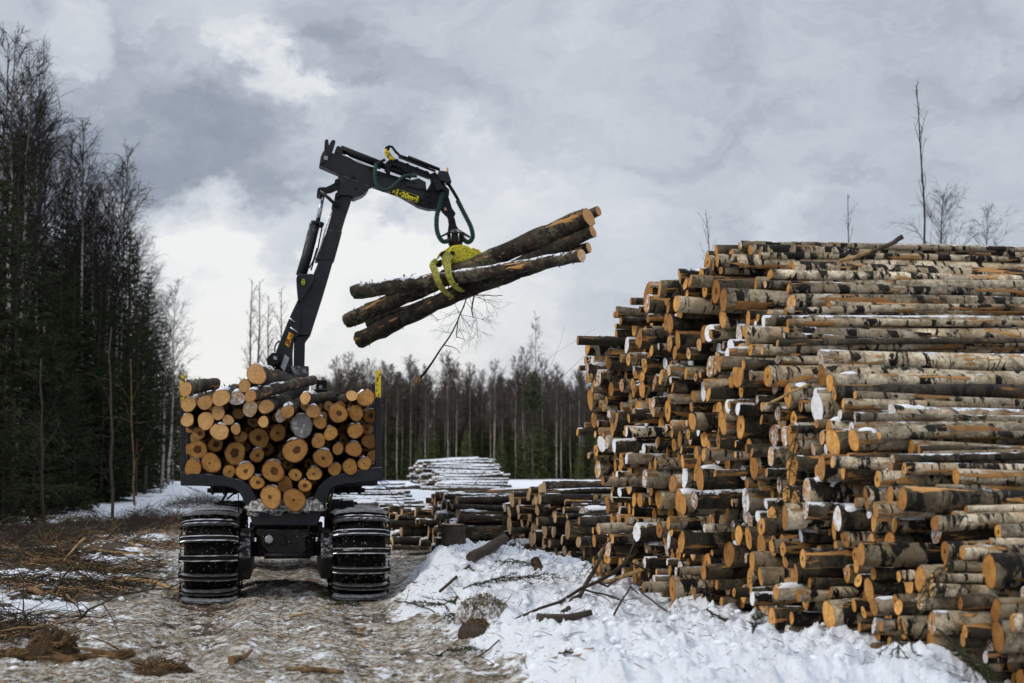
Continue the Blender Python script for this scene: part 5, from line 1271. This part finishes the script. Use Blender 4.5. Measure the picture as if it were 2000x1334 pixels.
# the mass of the woods farther back
def mass(name, seed, n, pick, label, where):
    rg = random.Random(seed); vs, fs, mi = [], [], []; mats_ = []
    for i in range(n):
        ms = pick(rg); x, y = where(rg); s = rg.uniform(.8, 1.05); a = rg.uniform(0, 6.28); c_, s_ = math.cos(a), math.sin(a); z0 = hz(x, y)
        for me in ms:
            m_ = me.materials[0]
            if m_ not in mats_: mats_.append(m_)
            co = np.empty(len(me.vertices) * 3); me.vertices.foreach_get('co', co); co = co.reshape(-1, 3) * s
            co = np.stack([co[:, 0] * c_ - co[:, 1] * s_ + x, co[:, 0] * s_ + co[:, 1] * c_ + y, co[:, 2] + z0], -1)
            lt = np.empty(len(me.polygons), int); me.polygons.foreach_get('loop_total', lt); li = np.empty(len(me.loops), int); me.loops.foreach_get('vertex_index', li)
            vs.append(co); fs.append((li, lt)); mi.append(np.full(len(lt), mats_.index(m_)))
    me = bpy.data.meshes.new(name); V = np.concatenate(vs); me.vertices.add(len(V)); me.vertices.foreach_set('co', V.ravel())
    L_, T_ = [], []; b = 0
    for (li, lt), v in zip(fs, vs): L_.append(li + b); T_.append(lt); b += len(v)
    L_ = np.concatenate(L_).astype(np.int32); T_ = np.concatenate(T_).astype(np.int32)
    me.loops.add(len(L_)); me.loops.foreach_set('vertex_index', L_); me.polygons.add(len(T_)); me.polygons.foreach_set('loop_total', T_); me.polygons.foreach_set('loop_start', np.concatenate([[0], np.cumsum(T_)[:-1]]).astype(np.int32))
    me.polygons.foreach_set('material_index', np.concatenate(mi).astype(np.int32)); me.update(calc_edges=True)
    for m_ in mats_: me.materials.append(m_)
    o = bpy.data.objects.new(name, me); C.objects.link(o); setp(o, label, None, None, 'stuff'); return o
BM_ = [birch_meshes(13.5, 130 + i, start=.35, nb=26, spread=.14, up=1.8, tw=.022, nsub=5, ntw=3, mt='btrunkfar', mc='twigfar', r0=.07) for i in range(2)]
SM_ = [spruce_meshes(8, 140, start=.02, width=.24, dens=.4, mc='needlefar', card=.9)]
_wc = [0]
def _wp(r):
    _wc[0] += 1; y = r.uniform(194, 246); k_ = _wc[0]
    return ((-.14 + .24 * ((k_ * .6180339) % 1)) * y if k_ % 5 < 2 else (-.45 + 1.07 * ((k_ * .6180339) % 1)) * y), y
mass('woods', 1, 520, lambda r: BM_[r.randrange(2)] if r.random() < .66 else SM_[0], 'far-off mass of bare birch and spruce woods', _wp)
SM2 = [spruce_meshes(12, 141, start=.02, width=.22, dens=.6, mc='needle', card=.8)]
mass('forest', 2, 110, lambda r: SM2[0], 'dark depth of the spruce forest behind its edge', lambda r: ((lambda y: (edge(y) - r.uniform(5, 24), y))(r.uniform(46, 150))))
# ================================================================== branches, stumps, brushwood and chips
def stick(p, q, r0, r1, name, m_, label, cat='branch', group=None, bend=.06, seed=0, tw=0, n=7, lift=0., seg=7):
    rng = np.random.RandomState(seed); p, q = Vector(p), Vector(q); L = (q - p).length; s = Vector(rng.normal(0, 1, 3)).normalized() * L * bend
    pts = []
    for i in range(n + 1):
        t = i / n; v = p.lerp(q, t) + s * math.sin(t * math.pi) + Vector(rng.normal(0, .012, 3)) * L * .3; v.z += lift * math.sin(t * math.pi); pts.append(v)
    mb = MB(); mb.tube(pts, [r0 + (r1 - r0) * i / n for i in range(n + 1)], seg)
    for _ in range(tw):
        i = rng.randint(1, n); d = (q - p).normalized() + Vector(rng.normal(0, .6, 3)); twigs(mb, pts[i], d, L * rng.uniform(.15, .35), max(.003, r1 * .6), 1, rng, 3, .6)
    o = mb.build(name, M[m_], None, fix=False); setp(o, label, cat, group); return o
def g3(px, py, dz=0.): v = G(px, py); v.z += dz; return v
# fallen poles and branches on the snow bank
stick(g3(1000, 1212, .02), P(1245, 1080, 19.2), .014, .030, 'broken_branch', 'stick', 'long dark broken branch propped on the snow against the birch stack', seed=1, tw=5, bend=.03)
stick(g3(1095, 1200, .02), P(1185, 1060, 20.2), .036, .024, 'broken_branch', 'stick', 'forked grey limb rising from the snow with a split pale top', seed=2, tw=2, bend=.05)
stick(P(1172, 1085, 20.1), P(1192, 1050, 20.3), .045, .012, 'split_branch', 'stickp', 'pale splintered stub at the top of the forked grey limb', seed=3, bend=.02)
stick(P(1130, 1150, 19.6), P(1290, 1095, 18.9), .03, .03, 'broken_branch', 'stickp', 'thin branch with pale torn side lying across the foot of the birch stack', seed=4, tw=2, bend=.04)
stick(g3(1200, 1215, .02), P(1245, 1160, 18.0), .012, .008, 'broken_branch', 'stick', 'short dark twig stuck upright in the snow below the birch stack', seed=5)
stick(g3(1250, 1170, .05), g3(1300, 1210, .05), .012, .01, 'broken_branch', 'stick', 'dark twig slanting down the snow bank', seed=6)
stick(g3(920, 1100, .05), P(985, 1052, 22.8), .085, .075, 'short_log', 'stick', 'dark short log end leaning out of the snow with a pale broken tip', 'log', seed=7, bend=.01, seg=14)
stick(P(1045, 1095, 21.6), P(1058, 1132, 21.2), .075, .09, 'short_log', 'rot', 'mossy rounded stub standing in the snow beside the dark stack', 'log', seed=8, bend=.01, seg=14)
stick(g3(1050, 1222, .06), g3(1155, 1215, .08), .055, .03, 'bark_slab', 'stick', 'curved dark slab of bark lying on the snow bank', 'bark', seed=9, bend=.05, seg=10)
stick(P(1700, 492, 16.4), P(1763, 462, 16.2), .02, .03, 'broken_branch', 'stick', 'crooked dark branch poking above the top of the birch stack', seed=10, bend=.05)
stick(P(1640, 510, 16.4), P(1702, 490, 16.4), .022, .024, 'split_branch', 'stickp', 'pale torn branch lying on the top log of the birch stack', seed=11, bend=.05)
stick(P(1872, 492, 16.6), P(1945, 492, 16.4), .012, .014, 'broken_branch', 'stick', 'thin dark twig lying on the top log of the birch stack', seed=12, bend=.05)
stick(P(1500, 790, 15.2), P(1580, 750, 14.8), .016, .014, 'split_branch', 'stickp', 'thin peeled stick caught across the face of the birch stack', seed=13, bend=.02)
stick(g3(800, 1070, .05), g3(865, 1180, .1), .010, .02, 'broken_branch', 'stick', 'dark branch arching over the snow beside the rear wheel', seed=14, lift=.25, tw=4)
stick(g3(890, 1180, .05), P(960, 1120, 20.5), .016, .010, 'broken_branch', 'stick', 'dark twiggy branch rising from the snow before the mossy lump', seed=15, tw=5)
stick(g3(930, 1290, .02), g3(975, 1262, .03), .010, .008, 'broken_branch', 'stick', 'small dark twig on the slushy track', seed=16)
stick(g3(770, 1180, .03), g3(850, 1200, .03), .010, .008, 'broken_branch', 'stick', 'thin reddish twig in the slush beside the wheel track', seed=17, tw=1)
# slash on the forest side of the track
rg = np.random.RandomState(77)
S_ = [(110, 1000, 215, 1050, .03, .02, 'stickp', 'long pale leaning pole in front of the dark spruces'), (95, 1052, 250, 1068, .02, .02, 'stickp', 'thin pale pole lying across the brush pile'),
      (120, 1110, 165, 1052, .02, .03, 'stickp', 'pale split stick slanting up from the brush'), (150, 1090, 345, 1118, .05, .03, 'splinter', 'torn birch pole lying in the snowy slash'),
      (60, 1105, 150, 1088, .06, .05, 'splinter', 'short white birch piece in the snowy slash'), (205, 1045, 226, 1030, .03, .012, 'stickp', 'short bright split sticking out of the brush'),
      (180, 1078, 270, 1090, .02, .015, 'stickp', 'thin orange stick lying in the snowy slash'), (220, 1140, 360, 1168, .045, .03, 'stickp', 'brown peeled pole ending at the tracked wheel'),
      (235, 1136, 290, 1140, .03, .03, 'stick', 'short reddish bark piece beside the peeled pole'), (290, 1040, 345, 1052, .02, .012, 'stickp', 'orange split stick beside the brush mound'),
      (20, 1145, 100, 1130, .03, .02, 'stickp', 'orange peeled stick in the dark boughs'), (55, 1160, 85, 1172, .045, .04, 'splinter', 'thick pale chunk beside the dark boughs'),
      (100, 1165, 175, 1145, .02, .02, 'stickp', 'thin pale stick crossing the dark boughs'), (130, 1170, 150, 1188, .015, .012, 'stickp', 'small bright stick on the track edge'),
      (105, 1225, 120, 1212, .015, .012, 'stickp', 'small pale splinter in the slush'), (452, 1300, 492, 1284, .04, .015, 'splinter', 'orange splintered chunk on the slushy track'),
      (565, 1215, 600, 1210, .02, .012, 'stickp', 'small orange splinter before the rear wheels'), (590, 1322, 670, 1330, .03, .02, 'splinter', 'long torn splinter at the near edge of the track'),
      (560, 1318, 600, 1320, .02, .02, 'splinter', 'short torn splinter at the near edge of the track'), (20, 1080, 110, 1010, .015, .01, 'stick', 'dark thin stem leaning in front of the spruces'),
      (700, 1245, 712, 1240, .02, .015, 'stickp', 'small yellow chip on the slushy track'), (300, 1095, 250, 1060, .02, .015, 'stickp', 'orange stick pointing out of the snowy slash'),
      (545, 1215, 560, 1150, .006, .004, 'stick', 'bare seedling stem standing behind the forwarder'), (330, 1060, 290, 1095, .02, .012, 'stickp', 'orange stick beside the tracked wheel')]
for i, (a, b, c, d, r0, r1, m_, lab) in enumerate(S_):
    p = g3(a, b, .05); q = g3(c, d, .07); dy = q.y - p.y
    if abs(dy) > 2.5: q = P(c, d, p.y + .6)
    stick(p, q, r0, r1, 'stick' if r0 < .04 else 'wood_piece', m_, lab, 'stick', seed=30 + i, bend=.05, tw=rg.randint(0, 3) if r0 < .03 else 0)
# standing bare stems by the forest edge
for i, (px, py0, py1, y, lab) in enumerate(((222, 1000, 640, 46, 'thin dark dead stem standing in the slash before the forest'), (86, 1010, 700, 42, 'thin leaning stem before the spruces'), (262, 1000, 700, 62, 'white slender birch stem at the forest edge'))):
    a = P(px, py0, y); a.z = hz(a.x, y) - .05; b = P(px - 6, py1, y); stick(a, b, .055, .02, 'dead_stem', 'stick' if i < 2 else 'splinter', lab, 'tree', seed=60 + i, bend=.01, tw=6)
# stumps
def stump(name, p, r, h, label, seed, torn=.0, m_='stick', lean=(0, 0), topm='cutf', squash=1.):
    rng = np.random.RandomState(seed); n = 26; mb = MB(); rings = [(1.5, -.1), (1.22, .08), (1.05, .3), (1.0, .6), (.98, .88), (.95, 1.0)]; vs = []; fs = []
    nz_ = rng.rand(n); ph = rng.rand(3) * 6.28
    for k, (q, t) in enumerate(rings):
        for j in range(n):
            a = 2 * math.pi * j / n; rr = r * q * (1 + .12 * math.sin(3 * a + ph[0]) + .08 * math.sin(5 * a + ph[1]) + .03 * rng.randn()); zz = h * t
            if k >= 4: zz += torn * h * (nz_[j] - .5) * (1.4 if k == 5 else .4)
            vs.append((p.x + rr * math.cos(a) + lean[0] * t, p.y + rr * math.sin(a) * squash + lean[1] * t, p.z + zz))
    for k in range(len(rings) - 1):
        for j in range(n): fs.append((k * n + j, k * n + (j + 1) % n, (k + 1) * n + (j + 1) % n, (k + 1) * n + j))
    mb.add(vs, fs, 0, True); o = mb.build(name, M[m_], None, fix=False); setp(o, label, 'stump')
    top = vs[-n:]; c = np.mean(top, 0); V = np.array(list(top) + [tuple(np.array(c) * .5 + np.array(t_) * .5) for t_ in top] + [tuple(c)]); V[:, 2] += .001
    if torn: V[n:, 2] += rng.normal(0, torn * h * .2, n + 1)
    lc = np.concatenate([[(math.cos(2 * math.pi * j / n), math.sin(2 * math.pi * j / n), 0) for j in range(n)], [(.5 * math.cos(2 * math.pi * j / n), .5 * math.sin(2 * math.pi * j / n), 0) for j in range(n)], [(0, 0, 0)]])
    F_ = [(j, (j + 1) % n, n + (j + 1) % n, n + j) for j in range(n)] + [(n + j, n + (j + 1) % n, 2 * n) for j in range(n)]
    me = geo_mesh('stump_top', [(V, F_, [1] * len(F_), lc, np.repeat([[rng.rand(), .2, .3]], len(V), 0))], [M[m_], M[topm] if topm in M else M['cutf']]); t = bpy.data.objects.new('stump_top', me); C.objects.link(t); t.parent = o
    return o, top
a = P(884, 1098, 23.0); a.z = hz(a.x, a.y) - .05
stump('tree_stump', a, .17, .42, 'dark sawn stump with pale flat top in the snow beside the middle bundle', 1)
# big torn stump in front on the forest side
rg = np.random.RandomState(5)
def splinters(mb, p, d, n, L, spread, w_, rg):
    for _ in range(n):
        o_ = Vector((rg.uniform(-spread, spread), rg.uniform(-spread, spread), rg.uniform(-.02, .04))); dd = (Vector(d) + Vector(rg.normal(0, .16, 3))).normalized(); l_ = L * rg.uniform(.5, 1.1)
        s = p + o_; mb.tube([s, s + dd * l_ * .5 + Vector(rg.normal(0, .012, 3)), s + dd * l_], [w_ * rg.uniform(.5, 1.2), w_ * .7, w_ * .15], 4, smooth=False)
a = g3(235, 1290, .03); mb = MB(); splinters(mb, a, (-1, .05, -.16), 110, .55, .07, .016, rg); splinters(mb, a, (1, .1, .3), 40, .12, .07, .014, rg); splinters(mb, a + Vector((-.45, 0, -.03)), (-1, 0, -.1), 60, .5, .06, .012, rg)
o = mb.build('splintered_wood', M['splinter'], None, fix=False); setp(o, 'fan of long splintered wood lying before the torn stump', 'wood')
def mound(name, p, rx, ry, h, m_, label, seed, fuzz=0, fm='moss'):
    nx = 44; mb = MB(); g = np.linspace(-1, 1, nx); X, Y = np.meshgrid(g, g); e = np.clip(1 - (X ** 2 + Y ** 2), 0, 1); Z = h * e ** .6 * (.6 + .8 * billow(X * 2 + seed, Y * 2, 3, seed)) + .03 * (fbm(X * 14, Y * 14, 2, seed) - .5) - .05 * (e <= 0)
    V = np.stack([p.x + X * rx, p.y + Y * ry, p.z - .02 + Z], -1).reshape(-1, 3); fs = [(i * nx + j, i * nx + j + 1, (i + 1) * nx + j + 1, (i + 1) * nx + j) for i in range(nx - 1) for j in range(nx - 1) if e[i, j] > 0 or e[i + 1, j + 1] > 0]
    mb.add(V.tolist(), fs, 0, True); o = mb.build(name, M[m_], None, fix=False); setp(o, label, 'mound')
    if fuzz:
        rg = np.random.RandomState(seed); mf = MB()
        for _ in range(fuzz):
            i, j = rg.randint(6, nx - 6, 2)
            if e[i, j] < .1: continue
            s = Vector(V[i * nx + j]); d = Vector((rg.normal(0, .6), rg.normal(0, .6), 1.0)) * rg.uniform(.02, .07); mf.tube([s, s + d * .6, s + d + Vector((rg.normal(0, .02), 0, -.02))], [.005, .004, .001], 3, cap=False)
        mf.build('dead_grass', M[fm], o, fix=False)
    return o
a = g3(100, 1285); so_ = mound('torn_stump', a, .30, .28, .26, 'rot', 'torn rotten stump with orange splintered wood near the slushy track', 12); so_['category'] = 'stump'
mb = MB(); rg = np.random.RandomState(5)
splinters(mb, a + Vector((0, 0, .14)), (.5, -.2, .5), 120, .14, .20, .012, rg); splinters(mb, a + Vector((-.25, -.1, .05)), (-.9, 0, -.1), 60, .30, .12, .012, rg); mb.build('torn_wood', M['splinter'], so_, fix=False)
mb = MB(); splinters(mb, a + Vector((.0, -.14, .12)), (1, 0, .1), 26, .14, .05, .014, rg); mb.build('bright_wood', M['stickp'], so_, fix=False)
mound('mossy_mound', g3(945, 1205), .34, .24, .22, 'dirtysnow', 'mound of snow and yellowed moss on the snow bank beside the track', 4, 260)
rw_ = mound('rotten_wood', g3(310, 1312), .34, .26, .07, 'rot', 'low mound of torn rotten wood at the near edge of the track', 6, 0)
mb = MB()
for q_ in range(60): splinters(mb, g3(310, 1312, .04), (rg.normal(), rg.normal(), rg.uniform(-.1, .35)), 2, .15, .20, .009, rg)
mb.build('torn_wood', M['splinter'], rw_, fix=False)
mound('rotten_wood', g3(930, 1232), .20, .16, .13, 'stick', 'brown rotten lump below the yellowed mossy mound', 7, 80)
# spruce boughs
def bough(p, d, L, seed, label=None):
    rng = np.random.RandomState(seed); st = MB(); nd = MB(); d = Vector(d).normalized(); up_ = Vector((0, 0, 1)); sd = d.cross(up_).normalized(); vs, fs = [], []
    def arm(p, d, L, r):
        pts = [p + d * L * i / 5 + Vector((0, 0, -.12 * L * (i / 5) ** 2)) + Vector(rng.normal(0, .01, 3)) for i in range(6)]; st.tube(pts, [r * (1 - .15 * i) for i in range(6)], 4, cap=False)
        for _ in range(int(L * 170)):
            i = rng.randint(5); q = pts[i].lerp(pts[i + 1], rng.rand()); a = Vector(rng.normal(0, 1, 3)); a = (a - d * a.dot(d)).normalized(); v = (d * .8 + a).normalized() * rng.uniform(.03, .055); w_ = v.cross(Vector(rng.normal(0, 1, 3))).normalized() * .0045
            b = len(vs); vs.extend([q - w_, q + w_, q + v]); fs.append((b, b + 1, b + 2))
        return pts
    main = arm(p, d, L, .010)
    for k in range(9):
        s = (-1) ** k; q = main[min(5, 1 + k // 2)]; arm(q, (d * .8 + sd * s * .7 + Vector((0, 0, rng.uniform(-.2, .2)))).normalized(), L * (.5 - .03 * k), .005)
    nd.add(vs, fs); o = st.build('spruce_bough', M['stick'], None, fix=False); n_ = nd.build('needles', M['bough'], o, fix=False); setp(o, label, 'bough', 'green spruce boughs on the snow'); return o
for i, (px, py, dz, d, L, lab) in enumerate(((890, 1195, .1, (-.3, -.6, .1), .8, 'green spruce bough on snow before the mossy mound'), (905, 1180, .15, (1, .1, .3), .6, 'dark spruce bough under the twiggy branch'),
        (835, 1290, .05, (1, .2, .2), .5, 'small green spruce sprig on the slushy track'), (640, 1183, .04, (1, .1, .05), .4, 'flat green sprig behind the rear wheel'), (880, 1215, .08, (.2, -1, 0), .5, 'spruce bough hanging down the snow bank edge'),
        (960, 1150, .1, (.7, .2, .1), .8, 'spruce bough spread on the snow above the mossy mound'), (1380, 1215, .1, (.5, -.8, -.2), .5, 'green sprig in the snow below the birch stack'), (1090, 1285, .03, (.8, .2, .1), .35, 'tiny green sprig on the trodden snow'),
        (800, 1150, .08, (1, .3, .0), .6, 'spruce bough in the snow beside the rear wheel'), (1060, 1118, .1, (-.5, 0, .1), .6, 'spruce bough beside the mossy stub'), (1470, 1283, .15, (.1, -.2, .5), .22, 'single green sprig standing in the snow bank'))):
    bough(g3(px, py, dz), d, L, 400 + i, lab)
for i, (px, py, y, d, L, lab) in enumerate(((985, 1010, 24.6, (-.2, -.5, -.9), 1.1, 'drooping spruce bough against the low dark stack'), (1000, 1030, 24.4, (.2, -.5, -.9), 1.0, 'second spruce bough drooping against the low dark stack'), (975, 1045, 24.6, (-.1, -.4, -.9), .8, 'lowest spruce bough beside the leaning short log'),
        (1560, 830, 14.6, (-.25, -.3, -1), .75, 'dark green bough hanging on the face of the birch stack'), (1855, 1080, 11.9, (-.4, -.3, -.6), .5, 'green bough hanging between logs low in the birch stack'), (1760, 1210, 12.0, (-.2, -.3, -.8), .55, 'green bough hanging near the foot of the birch stack'),
        (1830, 1230, 11.9, (.6, -.3, -.6), .6, 'green bough drooping over the lowest birch logs'), (1870, 1265, 11.7, (.5, -.3, -.4), .6, 'green bough on the snow at the near foot of the birch stack'), (1150, 1060, 20.8, (.1, -.4, -.8), .9, 'dark bough hanging at the far foot of the birch stack'))):
    bough(P(px, py, y), d, L, 440 + i, lab)
for i, (px, py, d, L, lab) in enumerate(((30, 1150, (1, .2, .15), 1.2, 'big dark green bough lying in the slash nearest the photo edge'), (90, 1128, (.8, -.4, .2), 1.1, 'dark green bough crossing the orange peeled stick'), (170, 1150, (1, -.1, .1), 1.0, 'dark green bough beside the thin pale stick'),
        (215, 1128, (.9, .3, .1), .9, 'dark green bough before the snowy slash'), (40, 1070, (.7, .3, .5), 1.3, 'dark green bough rising under the first spruces'), (120, 1090, (-.8, .2, .3), 1.0, 'dark green bough behind the white birch piece'),
        (370, 1000, (.6, .3, .4), 1.2, 'green bough in the snow behind the left wheel'), (410, 975, (-.7, .2, .4), 1.4, 'green bough heap branch under the bunk corner'), (330, 1030, (-.9, .1, .3), 1.2, 'green bough beside the heather hump'), (20, 1180, (.9, -.2, .1), .9, 'green bough at the slush edge near the torn stump'))):
    bough(g3(px, py, .06), d, L, 470 + i, lab)
# brushwood, chips and needles nobody could count
def scatter(name, n, fn, m_, label, seed):
    rg = np.random.RandomState(seed); mb = MB(); k = 0
    while k < n:
        r_ = fn(rg)
        if r_ is None: continue
        (x, y), L, r, tilt, dz = r_; a = rg.uniform(0, 6.283); z0 = float(hzq(x, y)) + dz; d = Vector((math.cos(a), math.sin(a), tilt * rg.normal())).normalized(); p = Vector((x, y, z0)); q = p + d * L * .5 + Vector(rg.normal(0, .05, 3)) * L
        mb.tube([p, q, p + d * L], [r, r * .8, r * .35], 3, cap=False, smooth=False); k += 1
    o = mb.build(name, M[m_], None, fix=False); setp(o, label, None, None, 'stuff'); return o
_gx = np.linspace(-45, 12, 570); _gy = np.linspace(8, 80, 720); _GZ = height(*np.meshgrid(_gx, _gy, indexing='ij'))
def hzq(x, y):
    i = int((x + 45) / 57 * 569); j = int((y - 8) / 72 * 719); return _GZ[min(569, max(0, i)), min(719, max(0, j))]
def left_zone(rg):
    y = 14 + 34 * rg.rand() ** 1.4; x = float(xl_(np.array(y))) - .0 - abs(rg.normal(0, 1)) * (2.5 + y * .12)
    if vnoise(np.array(x * .5), np.array(y * .5), 5) < .50: return None
    return x, y
scatter('brushwood', 10000, lambda rg: (lambda z_: None if z_ is None else (z_, rg.uniform(.15, .8), rg.uniform(.003, .008), .35, rg.uniform(-.02, .22)))(left_zone(rg)), 'brush', 'tangle of thin dark twigs and heather on the forest side of the track', 1)
scatter('chips', 5200, lambda rg: (lambda z_: None if z_ is None else (z_, rg.uniform(.06, .55), rg.uniform(.004, .016), .15, rg.uniform(.0, .12)))(left_zone(rg)), 'chips', 'scattered orange splinters and peeled sticks in the slash', 2)
def heather(cx, cy, rx, ry, hh):
    def f(rg):
        a, q = rg.rand() * 6.283, rg.rand() ** .5; return ((cx + rx * q * math.cos(a), cy + ry * q * math.sin(a)), rg.uniform(.2, .6), rg.uniform(.003, .007), .9, hh * (1 - q * q) * rg.rand())
    return f
for i, (px, py, rx, ry, hh) in enumerate(((300, 1030, 1.1, 2.5, .55), (205, 1040, 1.6, 2.0, .40), (60, 1060, 1.5, 2., .35), (390, 985, 1.2, 4, .4))):
    a = G(px, py); scatter('brushwood', 1500, heather(a.x, a.y, rx, ry, hh), 'brush', 'low hump of dark heather twigs and branches in the slash', 20 + i)
def track_zone(rg):
    y = 12 + 22 * rg.rand() ** 1.3; x = rg.uniform(float(xl_(np.array(y))), float(xr_(np.array(y))) + .6)
    return (x, y)
scatter('litter', 4500, lambda rg: (track_zone(rg), rg.uniform(.02, .12), rg.uniform(.002, .006), .15, rg.uniform(0, .015)), 'stick', 'small bark bits and needles strewn over the slushy track', 3)
scatter('chips', 1500, lambda rg: (track_zone(rg), rg.uniform(.03, .16), rg.uniform(.004, .011), .1, rg.uniform(0, .015)), 'chips', 'small wood chips strewn over the slushy track', 4)
def bank_zone(rg):
    y = 11.5 + 14 * rg.rand(); x = float(xr_(np.array(y))) + rg.uniform(0, 3.8); return (x, y)
scatter('litter', 2600, lambda rg: (bank_zone(rg), rg.uniform(.02, .20), rg.uniform(.0015, .005), .4, rg.uniform(0, .03)), 'stick', 'needles, twigs and bark bits on the snow bank', 5)
rg = np.random.RandomState(66); mb = MB(); mbo_ = MB(); k = 0
while k < 150:
    z_ = left_zone(rg)
    if z_ is None: continue
    p = Vector((z_[0], z_[1], float(hzq(*z_)) + rg.uniform(0, .12))); d = Vector((rg.normal(), rg.normal(), rg.uniform(-.1, .45))).normalized()
    twigs(mb if rg.rand() < .7 else mbo_, p, d, rg.uniform(.5, 1.8), rg.uniform(.007, .026), 2 if rg.rand() < .5 else 1, rg, 4, .8); k += 1
o = mb.build('brushwood', M['stick'], None, fix=False); setp(o, 'tangled dark branches of mixed thickness left in the slash', None, None, 'stuff')
o = mbo_.build('brushwood', M['splinter'], None, fix=False); setp(o, 'tangled pale peeled branches left in the slash', None, None, 'stuff')
def lumps(name, n, zone, label, seed, smin, smax, m_='snow'):
    rg = np.random.RandomState(seed); mb = MB(); ico = [Vector(v).normalized() for v in [(0, 0, 1), (.9, 0, .45), (.28, .85, .45), (-.72, .53, .45), (-.72, -.53, .45), (.28, -.85, .45), (.72, .53, -.45), (-.28, .85, -.45), (-.9, 0, -.45), (-.28, -.85, -.45), (.72, -.53, -.45), (0, 0, -1)]]
    fi = [(0, 1, 2), (0, 2, 3), (0, 3, 4), (0, 4, 5), (0, 5, 1), (1, 6, 2), (2, 7, 3), (3, 8, 4), (4, 9, 5), (5, 10, 1), (6, 7, 2), (7, 8, 3), (8, 9, 4), (9, 10, 5), (10, 6, 1), (11, 7, 6), (11, 8, 7), (11, 9, 8), (11, 10, 9), (11, 6, 10)]
    for _ in range(n):
        x, y = zone(rg); s = smin + (smax - smin) * rg.rand() ** 3; z_ = float(hzq(x, y)) - s * .1
        mb.add([(x + v.x * s * rg.uniform(.6, 1.3), y + v.y * s * rg.uniform(.6, 1.3), z_ + v.z * s * rg.uniform(.5, .9)) for v in ico], fi, 0, True)
    o = mb.build(name, M[m_], None, fix=False); sb = o.modifiers.new('s', 'SUBSURF'); sb.levels = 1; sb.render_levels = 1; setp(o, label, None, None, 'stuff'); return o
lumps('snow', 1500, bank_zone, 'crumbled lumps of snow on the bank', 6, .015, .10)
lumps('snow', 500, lambda rg: (lambda y: (float(xl_(np.array(y))) - abs(rg.normal(0, 2.5)) + .3, y))(13 + 22 * rg.rand()), 'crumbled lumps of snow in the slash', 7, .015, .10)
# snow, mud and bark stuck to the tracks and the rear of the machine
rg = np.random.RandomState(91)
for nm, m_, n_, lo, hi in (('packed_snow', 'dirtysnow', 260, .003, .009), ('packed_mud', 'rot', 420, .004, .018)):
    mb = MB()
    for _ in range(n_):
        if rg.rand() < .75:
            s = rg.choice([-1, 1]); x = s * 1.09 + rg.uniform(-.42, .42); a = rg.uniform(-.7, 1.5) ; rr = .635 + rg.uniform(-.02, .035) - .05 * abs((x - s * 1.09) / .42) ** 3
            y = .66 - math.cos(a) * rr; z_ = .61 + math.sin(a) * rr
        else: x = rg.uniform(-.6, .6); y = .36; z_ = rg.uniform(.8, 1.3)
        s_ = rg.uniform(lo, hi); mb.box((0, 0, 0), (s_ * rg.uniform(1, 3), s_, s_ * rg.uniform(.6, 1.4)), Matrix.Translation((x, y, z_)) @ Matrix.Rotation(rg.uniform(0, 3), 4, 'Y') @ Matrix.Rotation(rg.uniform(0, 3), 4, 'X'))
    o = mb.build(nm, M[m_], fw, fix=False); o['kind'] = 'stuff'
# blue plastic on the far pile
mb = MB(); a = P(745, 945, 57); n = 9
V = [(a.x + .36 * (i / n * 2 - 1), a.y + .2 * (j / 3 - .5), a.z - .04 + .16 * math.sin(math.pi * i / n) ** .6 * (1 + .3 * math.sin(i * 2.3 + j))) for i in range(n + 1) for j in range(4)]
mb.add(V, [(i * 4 + j, (i + 1) * 4 + j, (i + 1) * 4 + j + 1, i * 4 + j + 1) for i in range(n) for j in range(3)], 0, True); mb.add([(v[0], v[1], v[2] - .22) for v in V], [(i * 4 + j, i * 4 + j + 1, (i + 1) * 4 + j + 1, (i + 1) * 4 + j) for i in range(n) for j in range(3)], 0, True)
o = mb.build('tarp_scrap', M['blue'], None, fix=False); setp(o, 'small scrap of bright blue plastic on the pile behind the bunk', 'tarp')
